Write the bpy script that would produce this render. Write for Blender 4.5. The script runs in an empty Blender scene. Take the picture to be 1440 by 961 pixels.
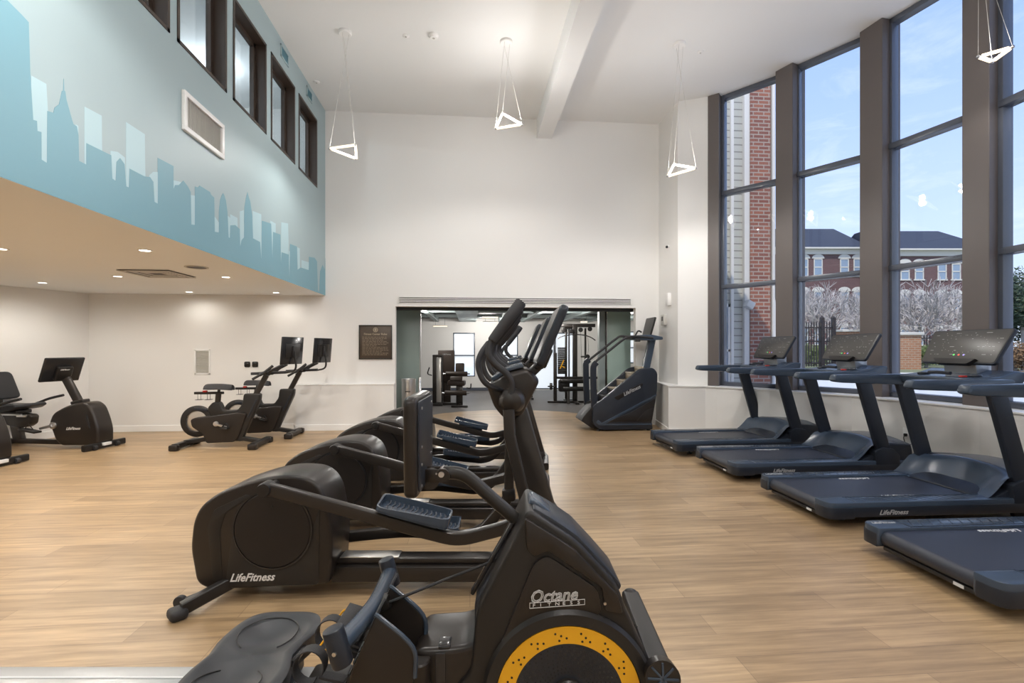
import bpy, bmesh, math, random
from mathutils import Vector, Matrix
random.seed(7)
S = bpy.context.scene
COL = S.collection
R = math.radians
TH = R(4.9)
PI = math.pi

# ------------------------------------------------------------------ materials
MATS = {}
def mat(name, col, rough=.5, metal=0., emit=None, es=0., bump=0., bscale=200., spec=.5, coat=0., vary=0.):
    m = bpy.data.materials.new(name); m.use_nodes = True
    nt = m.node_tree; b = nt.nodes['Principled BSDF']
    b.inputs['Base Color'].default_value = (*col, 1)
    b.inputs['Roughness'].default_value = rough
    b.inputs['Metallic'].default_value = metal
    b.inputs['Specular IOR Level'].default_value = .38 if name in ('black_plastic', 'panel_plastic', 'disc_plastic', 'seat_vinyl', 'tread_side') else spec
    b.inputs['Coat Weight'].default_value = coat
    if emit:
        b.inputs['Emission Color'].default_value = (*emit, 1)
        b.inputs['Emission Strength'].default_value = es
    tc = nt.nodes.new('ShaderNodeTexCoord')
    if bump or vary:
        n = nt.nodes.new('ShaderNodeTexNoise'); n.inputs['Scale'].default_value = bscale
        nt.links.new(tc.outputs['Object'], n.inputs['Vector'])
    if bump:
        bp = nt.nodes.new('ShaderNodeBump'); bp.inputs['Strength'].default_value = bump
        bp.inputs['Distance'].default_value = .002
        nt.links.new(n.outputs['Fac'], bp.inputs['Height']); nt.links.new(bp.outputs['Normal'], b.inputs['Normal'])
    if vary:
        n2 = nt.nodes.new('ShaderNodeTexNoise'); n2.inputs['Scale'].default_value = 1.7
        nt.links.new(tc.outputs['Object'], n2.inputs['Vector'])
        mx = nt.nodes.new('ShaderNodeMix'); mx.data_type = 'RGBA'
        mx.inputs[6].default_value = (*[c*(1-vary) for c in col], 1)
        mx.inputs[7].default_value = (*[min(1, c*(1+vary)) for c in col], 1)
        nt.links.new(n2.outputs['Fac'], mx.inputs[0]); nt.links.new(mx.outputs[2], b.inputs['Base Color'])
    MATS[name] = m
    return m

mat('wall_paint', (.80, .785, .76), .6, bump=.15, bscale=90, vary=.012)
mat('ceiling_paint', (.82, .82, .81), .75, bump=.2, bscale=60, vary=.01)
mat('soffit_paint', (.86, .875, .88), .7, vary=.01)
mat('trim_white', (.86, .85, .83), .4, vary=.01)
mat('mural_ground', (.37, .47, .49), .5, vary=.02)
mat('mural_dark', (.19, .37, .44), .5, vary=.02)
mat('mural_light', (.44, .61, .65), .5, vary=.02)
mat('frame_brown', (.045, .030, .022), .4, vary=.2)
mat('frame_grey', (.085, .095, .12), .25, vary=.05)
mat('post_brown', (.115, .098, .092), .5, vary=.08)
mat('black_plastic', (.018, .016, .015), .38, bump=.15, bscale=400, vary=.1)
mat('panel_plastic', (.022, .0175, .015), .30, bump=.1, bscale=400, vary=.1)
mat('disc_plastic', (.014, .0115, .011), .45, bump=.1, bscale=400)
mat('sky_tinted_plastic', (.044, .062, .090), .24, bump=.15, bscale=300, vary=.06)  # blue of the reflected sky is mixed into this plastic's base colour
mat('tread_side', (.019, .023, .032), .34, bump=.2, bscale=300, vary=.06)
mat('sky_tinted_rubber', (.026, .030, .044), .40, bump=.4, bscale=500, vary=.05)  # base colour takes in some blue of the sky it mirrors
mat('frame_metal', (.035, .030, .027), .30, metal=.35, vary=.08)
mat('grip_rubber', (.022, .021, .023), .62, bump=.6, bscale=260)
mat('seat_vinyl', (.030, .031, .035), .38, bump=.2, bscale=500)
mat('brown_vinyl', (.035, .022, .015), .5, bump=.2, bscale=300)
mat('pedal_rubber', (.075, .08, .095), .5, bump=.2, bscale=300)
mat('screen_grey', (.055, .052, .048), .33, vary=.05)
mat('screen_dark', (.020, .020, .022), .18)
mat('silver', (.62, .62, .63), .28, metal=1.)
mat('steel', (.72, .70, .67), .33, metal=1.)
mat('alum', (.46, .47, .48), .36, metal=.85)
mat('yellow', (.80, .40, .012), .42, vary=.04)
mat('white_print', (.74, .74, .74), .5, vary=.01)
mat('grey_print', (.42, .42, .42), .5, vary=.01)
mat('red_plastic', (.50, .03, .02), .4, vary=.05)
mat('green_icon', (.1, .5, .12), .4, emit=(.1, .8, .15), es=.5)
mat('red_icon', (.6, .08, .05), .4, emit=(1, .12, .06), es=.5)
mat('blue_icon', (.25, .2, .6), .4, emit=(.4, .35, 1), es=.4)
mat('bronze', (.075, .055, .04), .38, metal=.3, vary=.25)
mat('bronze_print', (.36, .30, .22), .45, metal=.3)
mat('vent_grey', (.55, .53, .49), .5, vary=.03)
mat('vent_dark', (.06, .05, .045), .6)
mat('lamp', (1, 1, 1), .5, emit=(1, .76, .47), es=2.3)
mat('downlight', (1, 1, 1), .5, emit=(1, .93, .82), es=9)
mat('glowing_shade', (.8, .82, .85), .6, emit=(.86, .92, 1.), es=.72)  # emission stands in for daylight behind the window shades
mat('dark_deck', (.018, .020, .022), .7, vary=.3)
mat('teal_beam', (.27, .32, .32), .5, vary=.05)
mat('teal_panel', (.27, .335, .305), .35, vary=.04)
mat('teal_panel_light', (.40, .53, .49), .35, vary=.04)
mat('rubber_floor', (.115, .105, .10), .5, bump=.3, bscale=150, vary=.1)
mat('roof_slate', (.030, .036, .055), .7, vary=.15)
mat('cornice', (.62, .59, .54), .6, vary=.03)
mat('siding', (.44, .43, .38), .6, vary=.03)
mat('ext_glass', (.25, .32, .42), .12, vary=.1)
mat('bark', (.44, .40, .38), .8, vary=.3)
mat('iron', (.025, .018, .018), .5, vary=.1)
mat('grass', (.17, .18, .09), .9, vary=.3)
mat('patio', (.58, .60, .64), .7, vary=.05)
mat('leaf', (.035, .062, .026), .5, vary=.4)
mat('leaf_rust', (.22, .13, .06), .7, vary=.3)
mat('hedge_leaf', (.13, .17, .05), .7, vary=.3)

def glass(name, tint, rough=0., fac_mul=1.):
    m = bpy.data.materials.new(name); m.use_nodes = True; nt = m.node_tree; nt.nodes.clear()
    o = nt.nodes.new('ShaderNodeOutputMaterial'); mx = nt.nodes.new('ShaderNodeMixShader')
    t = nt.nodes.new('ShaderNodeBsdfTransparent'); t.inputs[0].default_value = (*tint, 1)
    g = nt.nodes.new('ShaderNodeBsdfGlossy'); g.inputs['Roughness'].default_value = rough
    f = nt.nodes.new('ShaderNodeFresnel'); ge = nt.nodes.new('ShaderNodeNewGeometry'); mr = nt.nodes.new('ShaderNodeMapRange')
    mr.inputs['To Min'].default_value = 1.5; mr.inputs['To Max'].default_value = 1/1.5     # same reflectance on both faces of the pane
    nt.links.new(ge.outputs['Backfacing'], mr.inputs['Value']); nt.links.new(mr.outputs[0], f.inputs[0])
    ma = nt.nodes.new('ShaderNodeMath'); ma.operation = 'MULTIPLY'; ma.inputs[1].default_value = fac_mul
    nt.links.new(f.outputs[0], ma.inputs[0]); nt.links.new(ma.outputs[0], mx.inputs[0])
    nt.links.new(t.outputs[0], mx.inputs[1]); nt.links.new(g.outputs[0], mx.inputs[2])
    nt.links.new(mx.outputs[0], o.inputs[0]); MATS[name] = m
glass('clear_glass', (.98, .99, .995), fac_mul=.35)
glass('upper_glass', (.90, .94, .96), fac_mul=.9)

def brick_mat(name, c1, c2, cm, scale, axes='XZ', bw=.215, bh=.075, off=.5, mortar=.012, rough=.75, bumpv=.3):
    m = bpy.data.materials.new(name); m.use_nodes = True; nt = m.node_tree; b = nt.nodes['Principled BSDF']
    tc = nt.nodes.new('ShaderNodeTexCoord'); sp = nt.nodes.new('ShaderNodeSeparateXYZ'); cb = nt.nodes.new('ShaderNodeCombineXYZ')
    nt.links.new(tc.outputs['Object'], sp.inputs[0])
    nt.links.new(sp.outputs[axes[0]], cb.inputs[0]); nt.links.new(sp.outputs[axes[1]], cb.inputs[1])
    br = nt.nodes.new('ShaderNodeTexBrick'); br.offset = off
    br.inputs['Color1'].default_value = (*c1, 1); br.inputs['Color2'].default_value = (*c2, 1); br.inputs['Mortar'].default_value = (*cm, 1)
    br.inputs['Scale'].default_value = 1; br.inputs['Brick Width'].default_value = bw*scale; br.inputs['Row Height'].default_value = bh*scale
    br.inputs['Mortar Size'].default_value = mortar*scale; br.inputs['Mortar Smooth'].default_value = .2
    nt.links.new(cb.outputs[0], br.inputs['Vector']); nt.links.new(br.outputs['Color'], b.inputs['Base Color'])
    b.inputs['Roughness'].default_value = rough
    MATS[name] = m; return m, nt, br, cb, b
brick_mat('brick', (.30, .105, .06), (.19, .065, .045), (.33, .27, .22), 1)
brick_mat('brick_far', (.135, .062, .062), (.105, .05, .052), (.15, .10, .095), 1.5)
brick_mat('brick_pier', (.42, .20, .11), (.33, .15, .08), (.42, .32, .24), 1)
brick_mat('siding_lap', (.45, .44, .39), (.44, .43, .38), (.22, .21, .19), 1, bw=30., bh=.14, mortar=.012)

# wood plank floor, boards run along X
m, nt, br, cb, b = brick_mat('wood_floor', (.50, .35, .20), (.38, .26, .145), (.25, .165, .10), 1, axes='XY', bw=1.22, bh=.18, off=.37, mortar=.0014, rough=.4)
mp = nt.nodes.new('ShaderNodeMapping'); mp.inputs['Scale'].default_value = (1.1, 16, 1)
nz = nt.nodes.new('ShaderNodeTexNoise'); nz.inputs['Scale'].default_value = 1.6; nz.inputs['Detail'].default_value = 8; nz.inputs['Roughness'].default_value = .62
nt.links.new(cb.outputs[0], mp.inputs[0]); nt.links.new(mp.outputs[0], nz.inputs['Vector'])
mx = nt.nodes.new('ShaderNodeMix'); mx.data_type = 'RGBA'; mx.blend_type = 'MULTIPLY'; mx.inputs[0].default_value = 1
rp = nt.nodes.new('ShaderNodeValToRGB'); rp.color_ramp.elements[0].position = .3; rp.color_ramp.elements[0].color = (.60, .57, .54, 1)
rp.color_ramp.elements[1].position = .7; rp.color_ramp.elements[1].color = (1.2, 1.19, 1.17, 1)
nt.links.new(nz.outputs['Fac'], rp.inputs[0]); nt.links.new(br.outputs['Color'], mx.inputs[6]); nt.links.new(rp.outputs[0], mx.inputs[7])
nt.links.new(mx.outputs[2], b.inputs['Base Color'])
nr = nt.nodes.new('ShaderNodeMapRange'); nr.inputs['To Min'].default_value = .30; nr.inputs['To Max'].default_value = .44
nt.links.new(nz.outputs['Fac'], nr.inputs['Value']); nt.links.new(nr.outputs[0], b.inputs['Roughness'])

# ------------------------------------------------------------------ mesh builder
def rc(pts, r, n=4):
    """round the corners of a closed 2D outline"""
    out = []; N = len(pts)
    for i in range(N):
        p = Vector(pts[i][:2]); a = Vector(pts[i-1][:2]); b = Vector(pts[(i+1) % N][:2])
        rr = pts[i][2] if len(pts[i]) > 2 else r
        da, db = a-p, b-p
        d = min(rr, da.length*.48, db.length*.48)
        if d < 1e-4: out.append((p.x, p.y)); continue
        s, e = p+da.normalized()*d, p+db.normalized()*d
        for k in range(n+1):
            t = k/n; q = s*(1-t)**2+p*2*t*(1-t)+e*t*t
            out.append((q.x, q.y))
    return out
def cr(pts, n=6):
    """smooth open 3D path through the points"""
    P = [Vector(p) for p in pts]; P = [P[0]*2-P[1]]+P+[P[-1]*2-P[-2]]; out = []
    for i in range(1, len(P)-2):
        for k in range(n):
            t = k/n; a, b, c, d = P[i-1:i+3]
            out.append(.5*((2*b)+(c-a)*t+(2*a-5*b+4*c-d)*t*t+(3*b-a-3*c+d)*t**3))
    out.append(P[-2]); return out

class MB:
    def __init__(s): s.bm = bmesh.new()
    def _merge(s, t, mtx=None, bevel=0, seg=2, ang=25):
        if bevel:
            bmesh.ops.recalc_face_normals(t, faces=t.faces)
            ed = [e for e in t.edges if len(e.link_faces) == 2 and e.calc_face_angle(0) > R(ang)]
            if ed: bmesh.ops.bevel(t, geom=ed, offset=bevel, segments=seg, profile=.5, affect='EDGES', clamp_overlap=True)
        if mtx: t.transform(mtx)
        me = bpy.data.meshes.new('tmp'); t.to_mesh(me); t.free(); s.bm.from_mesh(me); bpy.data.meshes.remove(me)
        return s
    def box(s, c, size, bevel=0, rot=None, seg=2):
        t = bmesh.new(); bmesh.ops.create_cube(t, size=1)
        t.transform(Matrix.Diagonal((*size, 1)))
        m = Matrix.Translation(c)
        if rot: m = m @ Matrix.Rotation(rot[2], 4, 'Z') @ Matrix.Rotation(rot[1], 4, 'Y') @ Matrix.Rotation(rot[0], 4, 'X')
        return s._merge(t, m, bevel, seg)
    def b2(s, a, b, bevel=0):
        return s.box([(a[i]+b[i])/2 for i in range(3)], [abs(a[i]-b[i]) for i in range(3)], bevel)
    def prism(s, pts, d0, d1, bevel=0, axis='y', mtx=None, seg=2, ang=25, ins=None):
        """outline extruded: axis y -> outline is (x,z); axis z -> (x,y); axis x -> (y,z)"""
        t = bmesh.new()
        def v(p, d):
            return {'y': (p[0], d, p[1]), 'z': (p[0], p[1], d), 'x': (d, p[0], p[1])}[axis]
        A = [t.verts.new(v(p, d0)) for p in pts]; B = [t.verts.new(v(p, d1)) for p in pts]; N = len(pts)
        t.faces.new(A); t.faces.new(list(reversed(B)))
        for i in range(N): t.faces.new((A[i], B[i], B[(i+1) % N], A[(i+1) % N]))
        bmesh.ops.recalc_face_normals(t, faces=t.faces)
        if bevel:
            cap = [e for e in t.edges if len(e.link_faces) == 2 and any(len(f.verts) == N and N > 4 for f in e.link_faces)] if N > 4 else list(t.edges)
            if cap: bmesh.ops.bevel(t, geom=cap, offset=bevel, segments=seg, profile=.5, affect='EDGES', clamp_overlap=True)
        return s._merge(t, mtx)
    def sweep(s, path, sec, up=(0, 1, 0), scales=None):
        """2D section swept along a path; section x goes along 'up'-ish side vector"""
        P = [Vector(p) for p in path]; t = bmesh.new(); rings = []; up = Vector(up)
        for i, p in enumerate(P):
            d = (P[min(i+1, len(P)-1)]-P[max(i-1, 0)]).normalized()
            a = (up-d*up.dot(d))
            if a.length < 1e-4: a = d.orthogonal()
            a.normalize(); b = d.cross(a)
            k = scales[i] if scales else 1
            rings.append([t.verts.new(p+a*x*k+b*y*k) for x, y in sec])
        n = len(sec)
        for i in range(len(P)-1):
            for j in range(n): t.faces.new((rings[i][j], rings[i][(j+1) % n], rings[i+1][(j+1) % n], rings[i+1][j]))
        t.faces.new(list(reversed(rings[0]))); t.faces.new(rings[-1])
        bmesh.ops.recalc_face_normals(t, faces=t.faces)
        return s._merge(t)
    def tube(s, path, r, n=12, scales=None, up=(0, 1, 0)):
        return s.sweep(path, [(r*math.cos(2*PI*k/n), r*math.sin(2*PI*k/n)) for k in range(n)], up, scales)
    def bar(s, path, w, h, rad=.012, up=(0, 1, 0), scales=None):
        sec = rc([(-w/2, -h/2), (w/2, -h/2), (w/2, h/2), (-w/2, h/2)], rad, 3)
        return s.sweep(path, sec, up, scales)
    def cyl(s, p0, p1, r, r2=None, n=24, bevel=0):
        p0, p1 = Vector(p0), Vector(p1); d = p1-p0; t = bmesh.new()
        bmesh.ops.create_cone(t, cap_ends=True, segments=n, radius1=r, radius2=r if r2 is None else r2, depth=d.length)
        m = Matrix.Translation((p0+p1)/2) @ d.to_track_quat('Z', 'Y').to_matrix().to_4x4()
        return s._merge(t, m, bevel, 2, 40)
    def ball(s, c, r, sc=(1, 1, 1), n=16):
        t = bmesh.new(); bmesh.ops.create_uvsphere(t, u_segments=n, v_segments=n//2+2, radius=r)
        t.transform(Matrix.Diagonal((*sc, 1))); return s._merge(t, Matrix.Translation(c))
    def lathe(s, prof, p0=(0, 0, 0), axis=(0, 0, 1), n=32):
        t = bmesh.new(); rings = []
        for r, z in prof: rings.append([t.verts.new((r*math.cos(2*PI*k/n), r*math.sin(2*PI*k/n), z)) for k in range(n)])
        for i in range(len(prof)-1):
            for j in range(n): t.faces.new((rings[i][j], rings[i][(j+1) % n], rings[i+1][(j+1) % n], rings[i+1][j]))
        bmesh.ops.remove_doubles(t, verts=t.verts, dist=1e-5)
        bmesh.ops.recalc_face_normals(t, faces=t.faces)
        return s._merge(t, Matrix.Translation(p0) @ Vector(axis).to_track_quat('Z', 'Y').to_matrix().to_4x4())
    def ring(s, c, r0, r1, d, axis=(0, -1, 0), n=48, a0=0, a1=2*PI):
        return s.lathe([(r0, 0), (r1, 0), (r1, d), (r0, d), (r0, 0)], c, axis, n)
    def grid(s, fn, nu, nv, thick=0):
        t = bmesh.new(); V = [[t.verts.new(fn(i/nu, j/nv)) for j in range(nv+1)] for i in range(nu+1)]
        for i in range(nu):
            for j in range(nv): t.faces.new((V[i][j], V[i+1][j], V[i+1][j+1], V[i][j+1]))
        if thick:
            bmesh.ops.recalc_face_normals(t, faces=t.faces)
            bmesh.ops.solidify(t, geom=t.faces[:], thickness=thick)
        return s._merge(t)
    def raw(s, V, Fc):
        t = bmesh.new(); vs = [t.verts.new(v) for v in V]
        for f in Fc: t.faces.new([vs[i] for i in f])
        return s._merge(t)
    def text(s, body, size, mtx, depth=.002, shear=0., bold=0., sx=1., align='LEFT', outline=0):
        cu = bpy.data.curves.new('tmp', 'FONT'); cu.body = body; cu.size = size; cu.extrude = depth/2; cu.shear = shear
        cu.offset = bold; cu.align_x = align; cu.resolution_u = 2
        if outline: cu.fill_mode = 'NONE'; cu.bevel_depth = outline; cu.bevel_resolution = 0; cu.extrude = 0
        ob = bpy.data.objects.new('tmp', cu); COL.objects.link(ob)
        bpy.context.view_layer.update()
        me = ob.evaluated_get(bpy.context.evaluated_depsgraph_get()).to_mesh()
        t = bmesh.new(); t.from_mesh(me); t.transform(Matrix.Diagonal((sx, 1, 1, 1)))
        ob.evaluated_get(bpy.context.evaluated_depsgraph_get()).to_mesh_clear()
        bpy.data.objects.remove(ob); bpy.data.curves.remove(cu)
        return s._merge(t, mtx)
    def build(s, name, m, parent=None, flat=False, ang=32, loc=None):
        me = bpy.data.meshes.new(name)
        s.bm.to_mesh(me); s.bm.free()
        me.materials.append(MATS[m])
        if not flat:
            me.shade_smooth(); me.set_sharp_from_angle(angle=R(ang))
        o = bpy.data.objects.new(name, me); COL.objects.link(o)
        if parent: o.parent = parent
        if loc: o.location = loc
        return o

def frame_mtx(o, ex, ey):
    ex, ey = Vector(ex).normalized(), Vector(ey).normalized(); ez = ex.cross(ey)
    m = Matrix((ex, ey, ez)).transposed().to_4x4(); m.translation = Vector(o); return m
def tag(o, label=None, cat=None, group=None, kind=None):
    if label: o['label'] = label
    if cat: o['category'] = cat
    if group: o['group'] = group
    if kind: o['kind'] = kind
    return o
def empty(name, loc, rz=0, label=None, cat=None, group=None, kind=None):
    o = bpy.data.objects.new(name, None); COL.objects.link(o); o.location = loc; o.rotation_euler = (0, 0, rz)
    o.empty_display_size = .1
    return tag(o, label, cat, group, kind)
def dup(root, loc, rz=None, label=None, parent=None):
    c = root.copy(); COL.objects.link(c)
    if parent is not None: c.parent = parent
    if loc is not None: c.location = loc
    if rz is not None: c.rotation_euler = (0, 0, rz)
    if label: c['label'] = label
    for ch in list(root.children): dup(ch, None, None, None, c)
    return c
def struct(mb, name, m, parent=None, flat=True):
    o = mb.build(name, m, parent, flat)
    if not parent: o['kind'] = 'structure'
    return o
def cam2w(Xc, Z, z=0):      # point given to the right of / ahead of the viewer
    return (Xc*math.cos(TH)+Z*math.sin(TH), -Xc*math.sin(TH)+Z*math.cos(TH), z)
LF = 'LifeFitness'
# ------------------------------------------------------------------ the room
YB, XM, XL, ZC, ZS = 8.86, -2.53, -7.55, 5.59, 2.345
YBACK = -4.0
POSTS = [((3.93, 7.82), (4.06, 7.70)), ((4.6, 7.03), (4.7, 6.78)), ((5.14, 6.06), (5.19, 5.76)), ((5.38, 4.93), (5.42, 4.68)),
         ((5.42, 3.52), (5.38, 3.27)), ((5.19, 2.44), (5.14, 2.14)), ((4.7, 1.42), (4.6, 1.17)), ((4.06, .50), (3.93, .38))]
def outn(a, b):            # outward normal of a bow segment
    d = (Vector(b)-Vector(a)).normalized(); return Vector((-d.y, d.x))
bow_out = []               # outer line of the bow wall
for a, b in POSTS:
    n = outn(a, b); bow_out += [tuple(Vector(a)+n*.30), tuple(Vector(b)+n*.30)]

# floor with the curved edge where the rubber floor of the next room starts
arc = [(3.2, 9.7), (2.75, 10.2), (2.36, 10.52), (2.07, 10.82), (1.7, 11.05), (1.25, 11.2), (.85, 11.28), (.44, 11.27), (-.05, 11.12), (-.53, 10.85), (-.92, 10.43), (-1.25, 9.9), (-1.5, 9.3), (-1.6, 8.99)]
mb = MB()
mb.prism([(XL-.15, YBACK-.15), (3.6, YBACK-.15), (3.6, .2)]+[p for p in reversed([q for q in bow_out])]+[(3.6, 8.2), (3.6, 8.99)]+arc+[(XL-.15, 8.99)], -.12, 0, axis='z')
struct(mb, 'floor', 'wood_floor')
mb = MB(); mb.b2((-4.2, 8.99, -.13), (4.05, 16.6, -.012)); mb.b2((4.05, 9.62, -.13), (6.3, 16.6, -.012)); struct(mb, 'floor_rubber', 'rubber_floor')
# thin edge so the rubber surface meets the boards
mb = MB(); mb.prism([(-4.2, 16.5), (-4.2, 8.99)]+list(reversed(arc))+[(3.3, 8.99), (4.0, 8.99), (4.0, 9.62), (6.2, 9.62), (6.2, 16.5)], -.0115, -.001, axis='z'); struct(mb, 'trim_rubber', 'rubber_floor')

mb = MB()
mb.prism([(XM-.15, YBACK-.15), (3.6, YBACK-.15), (3.6, .2)]+list(reversed(bow_out))+[(3.6, 8.2), (3.6, 8.99), (XM-.15, 8.99)], ZC, ZC+.15, axis='z')
struct(mb, 'ceiling', 'ceiling_paint')
mb = MB(); mb.b2((XL-.15, YBACK-.15, ZS), (XM-.17, YB, ZS+.2)); mb.b2((XM-.17, YBACK, ZS), (XM-.0005, YB, ZS+.019)); struct(mb, 'ceiling_low', 'soffit_paint')
mb = MB(); mb.b2((1.21, YBACK, 5.245), (1.48, YB, ZC)); struct(mb, 'trim_1', 'ceiling_paint')

# back wall with wide opening
OX0, OX1, OZ = -1.32, 3.06, 2.165
mb = MB()
mb.b2((XL-.15, YB, 0), (OX0, YB+.13, ZC+.15)); mb.b2((OX0, YB, OZ), (OX1, YB+.13, ZC+.15)); mb.b2((OX1, YB, 0), (4.0, YB+.13, ZC+.15))
struct(mb, 'wall_back', 'wall_paint')
mb = MB(); mb.b2((-2.98, YB-.16, 0), (OX0, YB, .785)); struct(mb, 'wall_bump', 'wall_paint')
mb = MB(); mb.b2((-2.99, YB-.17, .785), (OX0, YB, .795), .003); struct(mb, 'trim_2', 'trim_white')
# side walls
mb = MB(); mb.prism([(-6.41, YB+.13), (-6.41, YB), (XL, 6.3), (XL, YBACK), (XL-.15, YBACK), (XL-.15, YB+.13)], 0, ZC+.15, axis='z'); struct(mb, 'wall_left', 'wall_paint')
mb = MB(); mb.b2((XL-.15, YBACK-.15, 0), (3.6, YBACK, ZC+.15)); struct(mb, 'wall_rear', 'wall_paint')
mb = MB(); mb.prism([(3.5, YB), (3.5, 8.02), (3.93, 7.82), (4.07, 8.2), (4.07, YB+.13), (3.55, YB+.13)], 0, ZC, axis='z'); struct(mb, 'wall_column', 'wall_paint')
mb = MB(); mb.prism([(3.5, YBACK), (3.5, .2), (3.93, .38), (4.07, .1), (4.0, YBACK)], 0, ZC, axis='z'); struct(mb, 'wall_right', 'wall_paint')
# low wall and ledge below the bow window
def offs(d):
    o = []
    for i, (a, b) in enumerate(POSTS):
        n = outn(a, b); o += [tuple(Vector(a)+n*d), tuple(Vector(b)+n*d)]
    return o
inn = offs(-.15); out = offs(.30)
low = [(3.44, YB), (3.27, 7.86)]+inn[0:]+[(3.4, .2), (3.4, .0)]
lowo = [(3.6, .0), (3.6, .2)]+list(reversed(out))+[(3.6, YB)]
mb = MB(); mb.prism(low+lowo, 0, .785, axis='z'); struct(mb, 'wall_bow', 'wall_paint')
inn2 = offs(-.165)
mb = MB(); mb.prism([(3.43, YB), (3.255, 7.85)]+inn2+[(3.39, .2), (3.39, .0)]+lowo, .785, .803, axis='z'); struct(mb, 'trim_3', 'trim_white')
# baseboards
mb = MB(); mb.b2((-6.40, YB-.018, 0), (-2.98, YB, .105), .004); mb.b2((-2.998, YB-.178, 0), (OX0, YB-.16, .105), .004); mb.b2((-2.998, YB-.178, 0), (-2.98, YB, .105), .004); struct(mb, 'baseboard_back', 'trim_white')
mb = MB(); mb.prism([(-6.41, YB), (XL, 6.3), (XL, YBACK), (XL+.018, YBACK), (XL+.018, 6.3), (-6.385, YB-.018)], 0, .105, axis='z'); struct(mb, 'baseboard_left', 'trim_white')
mb = MB()
bl = [(3.44, YB), (3.27, 7.86)]+inn
for a, b in zip(bl[:-1], bl[1:]):
    n = -outn(a, b)*.012; mb.prism([a, b, tuple(Vector(b)+n), tuple(Vector(a)+n)], 0, .10, axis='z')
struct(mb, 'baseboard_right', 'trim_white')

# bow window: posts and glazed bays
for i, (a, b) in enumerate(POSTS):
    n = outn(a, b); a_, b_ = Vector(a), Vector(b)
    mb = MB(); mb.prism([tuple(a_-n*.02), tuple(b_-n*.02), tuple(b_+n*.28), tuple(a_+n*.28)], .803, ZC, .008, axis='z')
    struct(mb, 'trim_%d' % (4+i), 'post_brown')
ZW0, ZU, ZL, ZW1 = .83, 3.97, 2.43, 5.57
for i in range(7):
    a, b = Vector(POSTS[i][1]), Vector(POSTS[i+1][0]); d = (b-a).normalized(); n = outn(a, b); L = (b-a).length
    w = empty('window_%d' % (i+1), (a.x, a.y, 0), math.atan2(d.y, d.x), kind='structure')
    # local: x along the bay, y outward
    mb = MB()
    mb.b2((0, .10, .803), (L, .22, .87), .006); mb.b2((0, .10, ZC-.07), (L, .22, ZC-.002), .006)
    mb.b2((-.02, .10, .803), (.035, .22, ZC-.003), .005); mb.b2((L-.035, .10, .803), (L+.02, .22, ZC-.003), .005)
    for z in (ZL, ZU): mb.b2((0, .08, z-.035), (L, .22, z+.035), .006)
    mb.build('window_frame', 'frame_grey', w)
    mb = MB()
    zs = [.865, ZL-.035, ZL+.035, ZU-.035, ZU+.035, ZC-.07]
    for k in range(3): mb.b2((.03, .155, zs[2*k]), (L-.03, .161, zs[2*k+1]))
    mb.build('pane', 'clear_glass', w, True)

# wall of the upper floor with the skyline mural
WY = [(1.44, 2.31), (2.46, 3.33), (3.50, 4.375), (4.484, 5.351), (5.491, 6.352), (6.494, 7.355), (7.512, 8.391)]
WZ0, WZ1 = 4.083, 5.205
mb = MB(); T = .17
mb.b2((XM-T, YBACK, ZS+.0195), (XM, YB, WZ0)); mb.b2((XM-T, YBACK, WZ1), (XM, YB, ZC))
ys = [YBACK]+[y for w in WY for y in w]+[YB]
for k in range(0, len(ys), 2): mb.b2((XM-T, ys[k], WZ0), (XM, ys[k+1], WZ1))
mw = struct(mb, 'wall_mural', 'mural_ground')
for i, (y0, y1) in enumerate(WY):
    w = empty('window_%d' % (8+i), (XM, y0, WZ0), kind='structure'); L = y1-y0; H = WZ1-WZ0
    mb = MB()
    mb.b2((-.16, 0, 0), (.008, .035, H)); mb.b2((-.16, L-.035, 0), (.008, L, H)); mb.b2((-.16, 0, 0), (.008, L, .03)); mb.b2((-.16, 0, H-.035), (.008, L, H))
    mb.b2((-.16, L-.09, .03), (-.11, L-.035, H-.035)); mb.b2((-.16, .03, H-.085), (-.11, L-.035, H-.035))
    mb.build('window_frame', 'frame_brown', w, True)
    mb = MB(); mb.b2((-.145, .03, .03), (-.139, L-.03, H-.03)); mb.build('pane', 'upper_glass', w, True)
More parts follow.
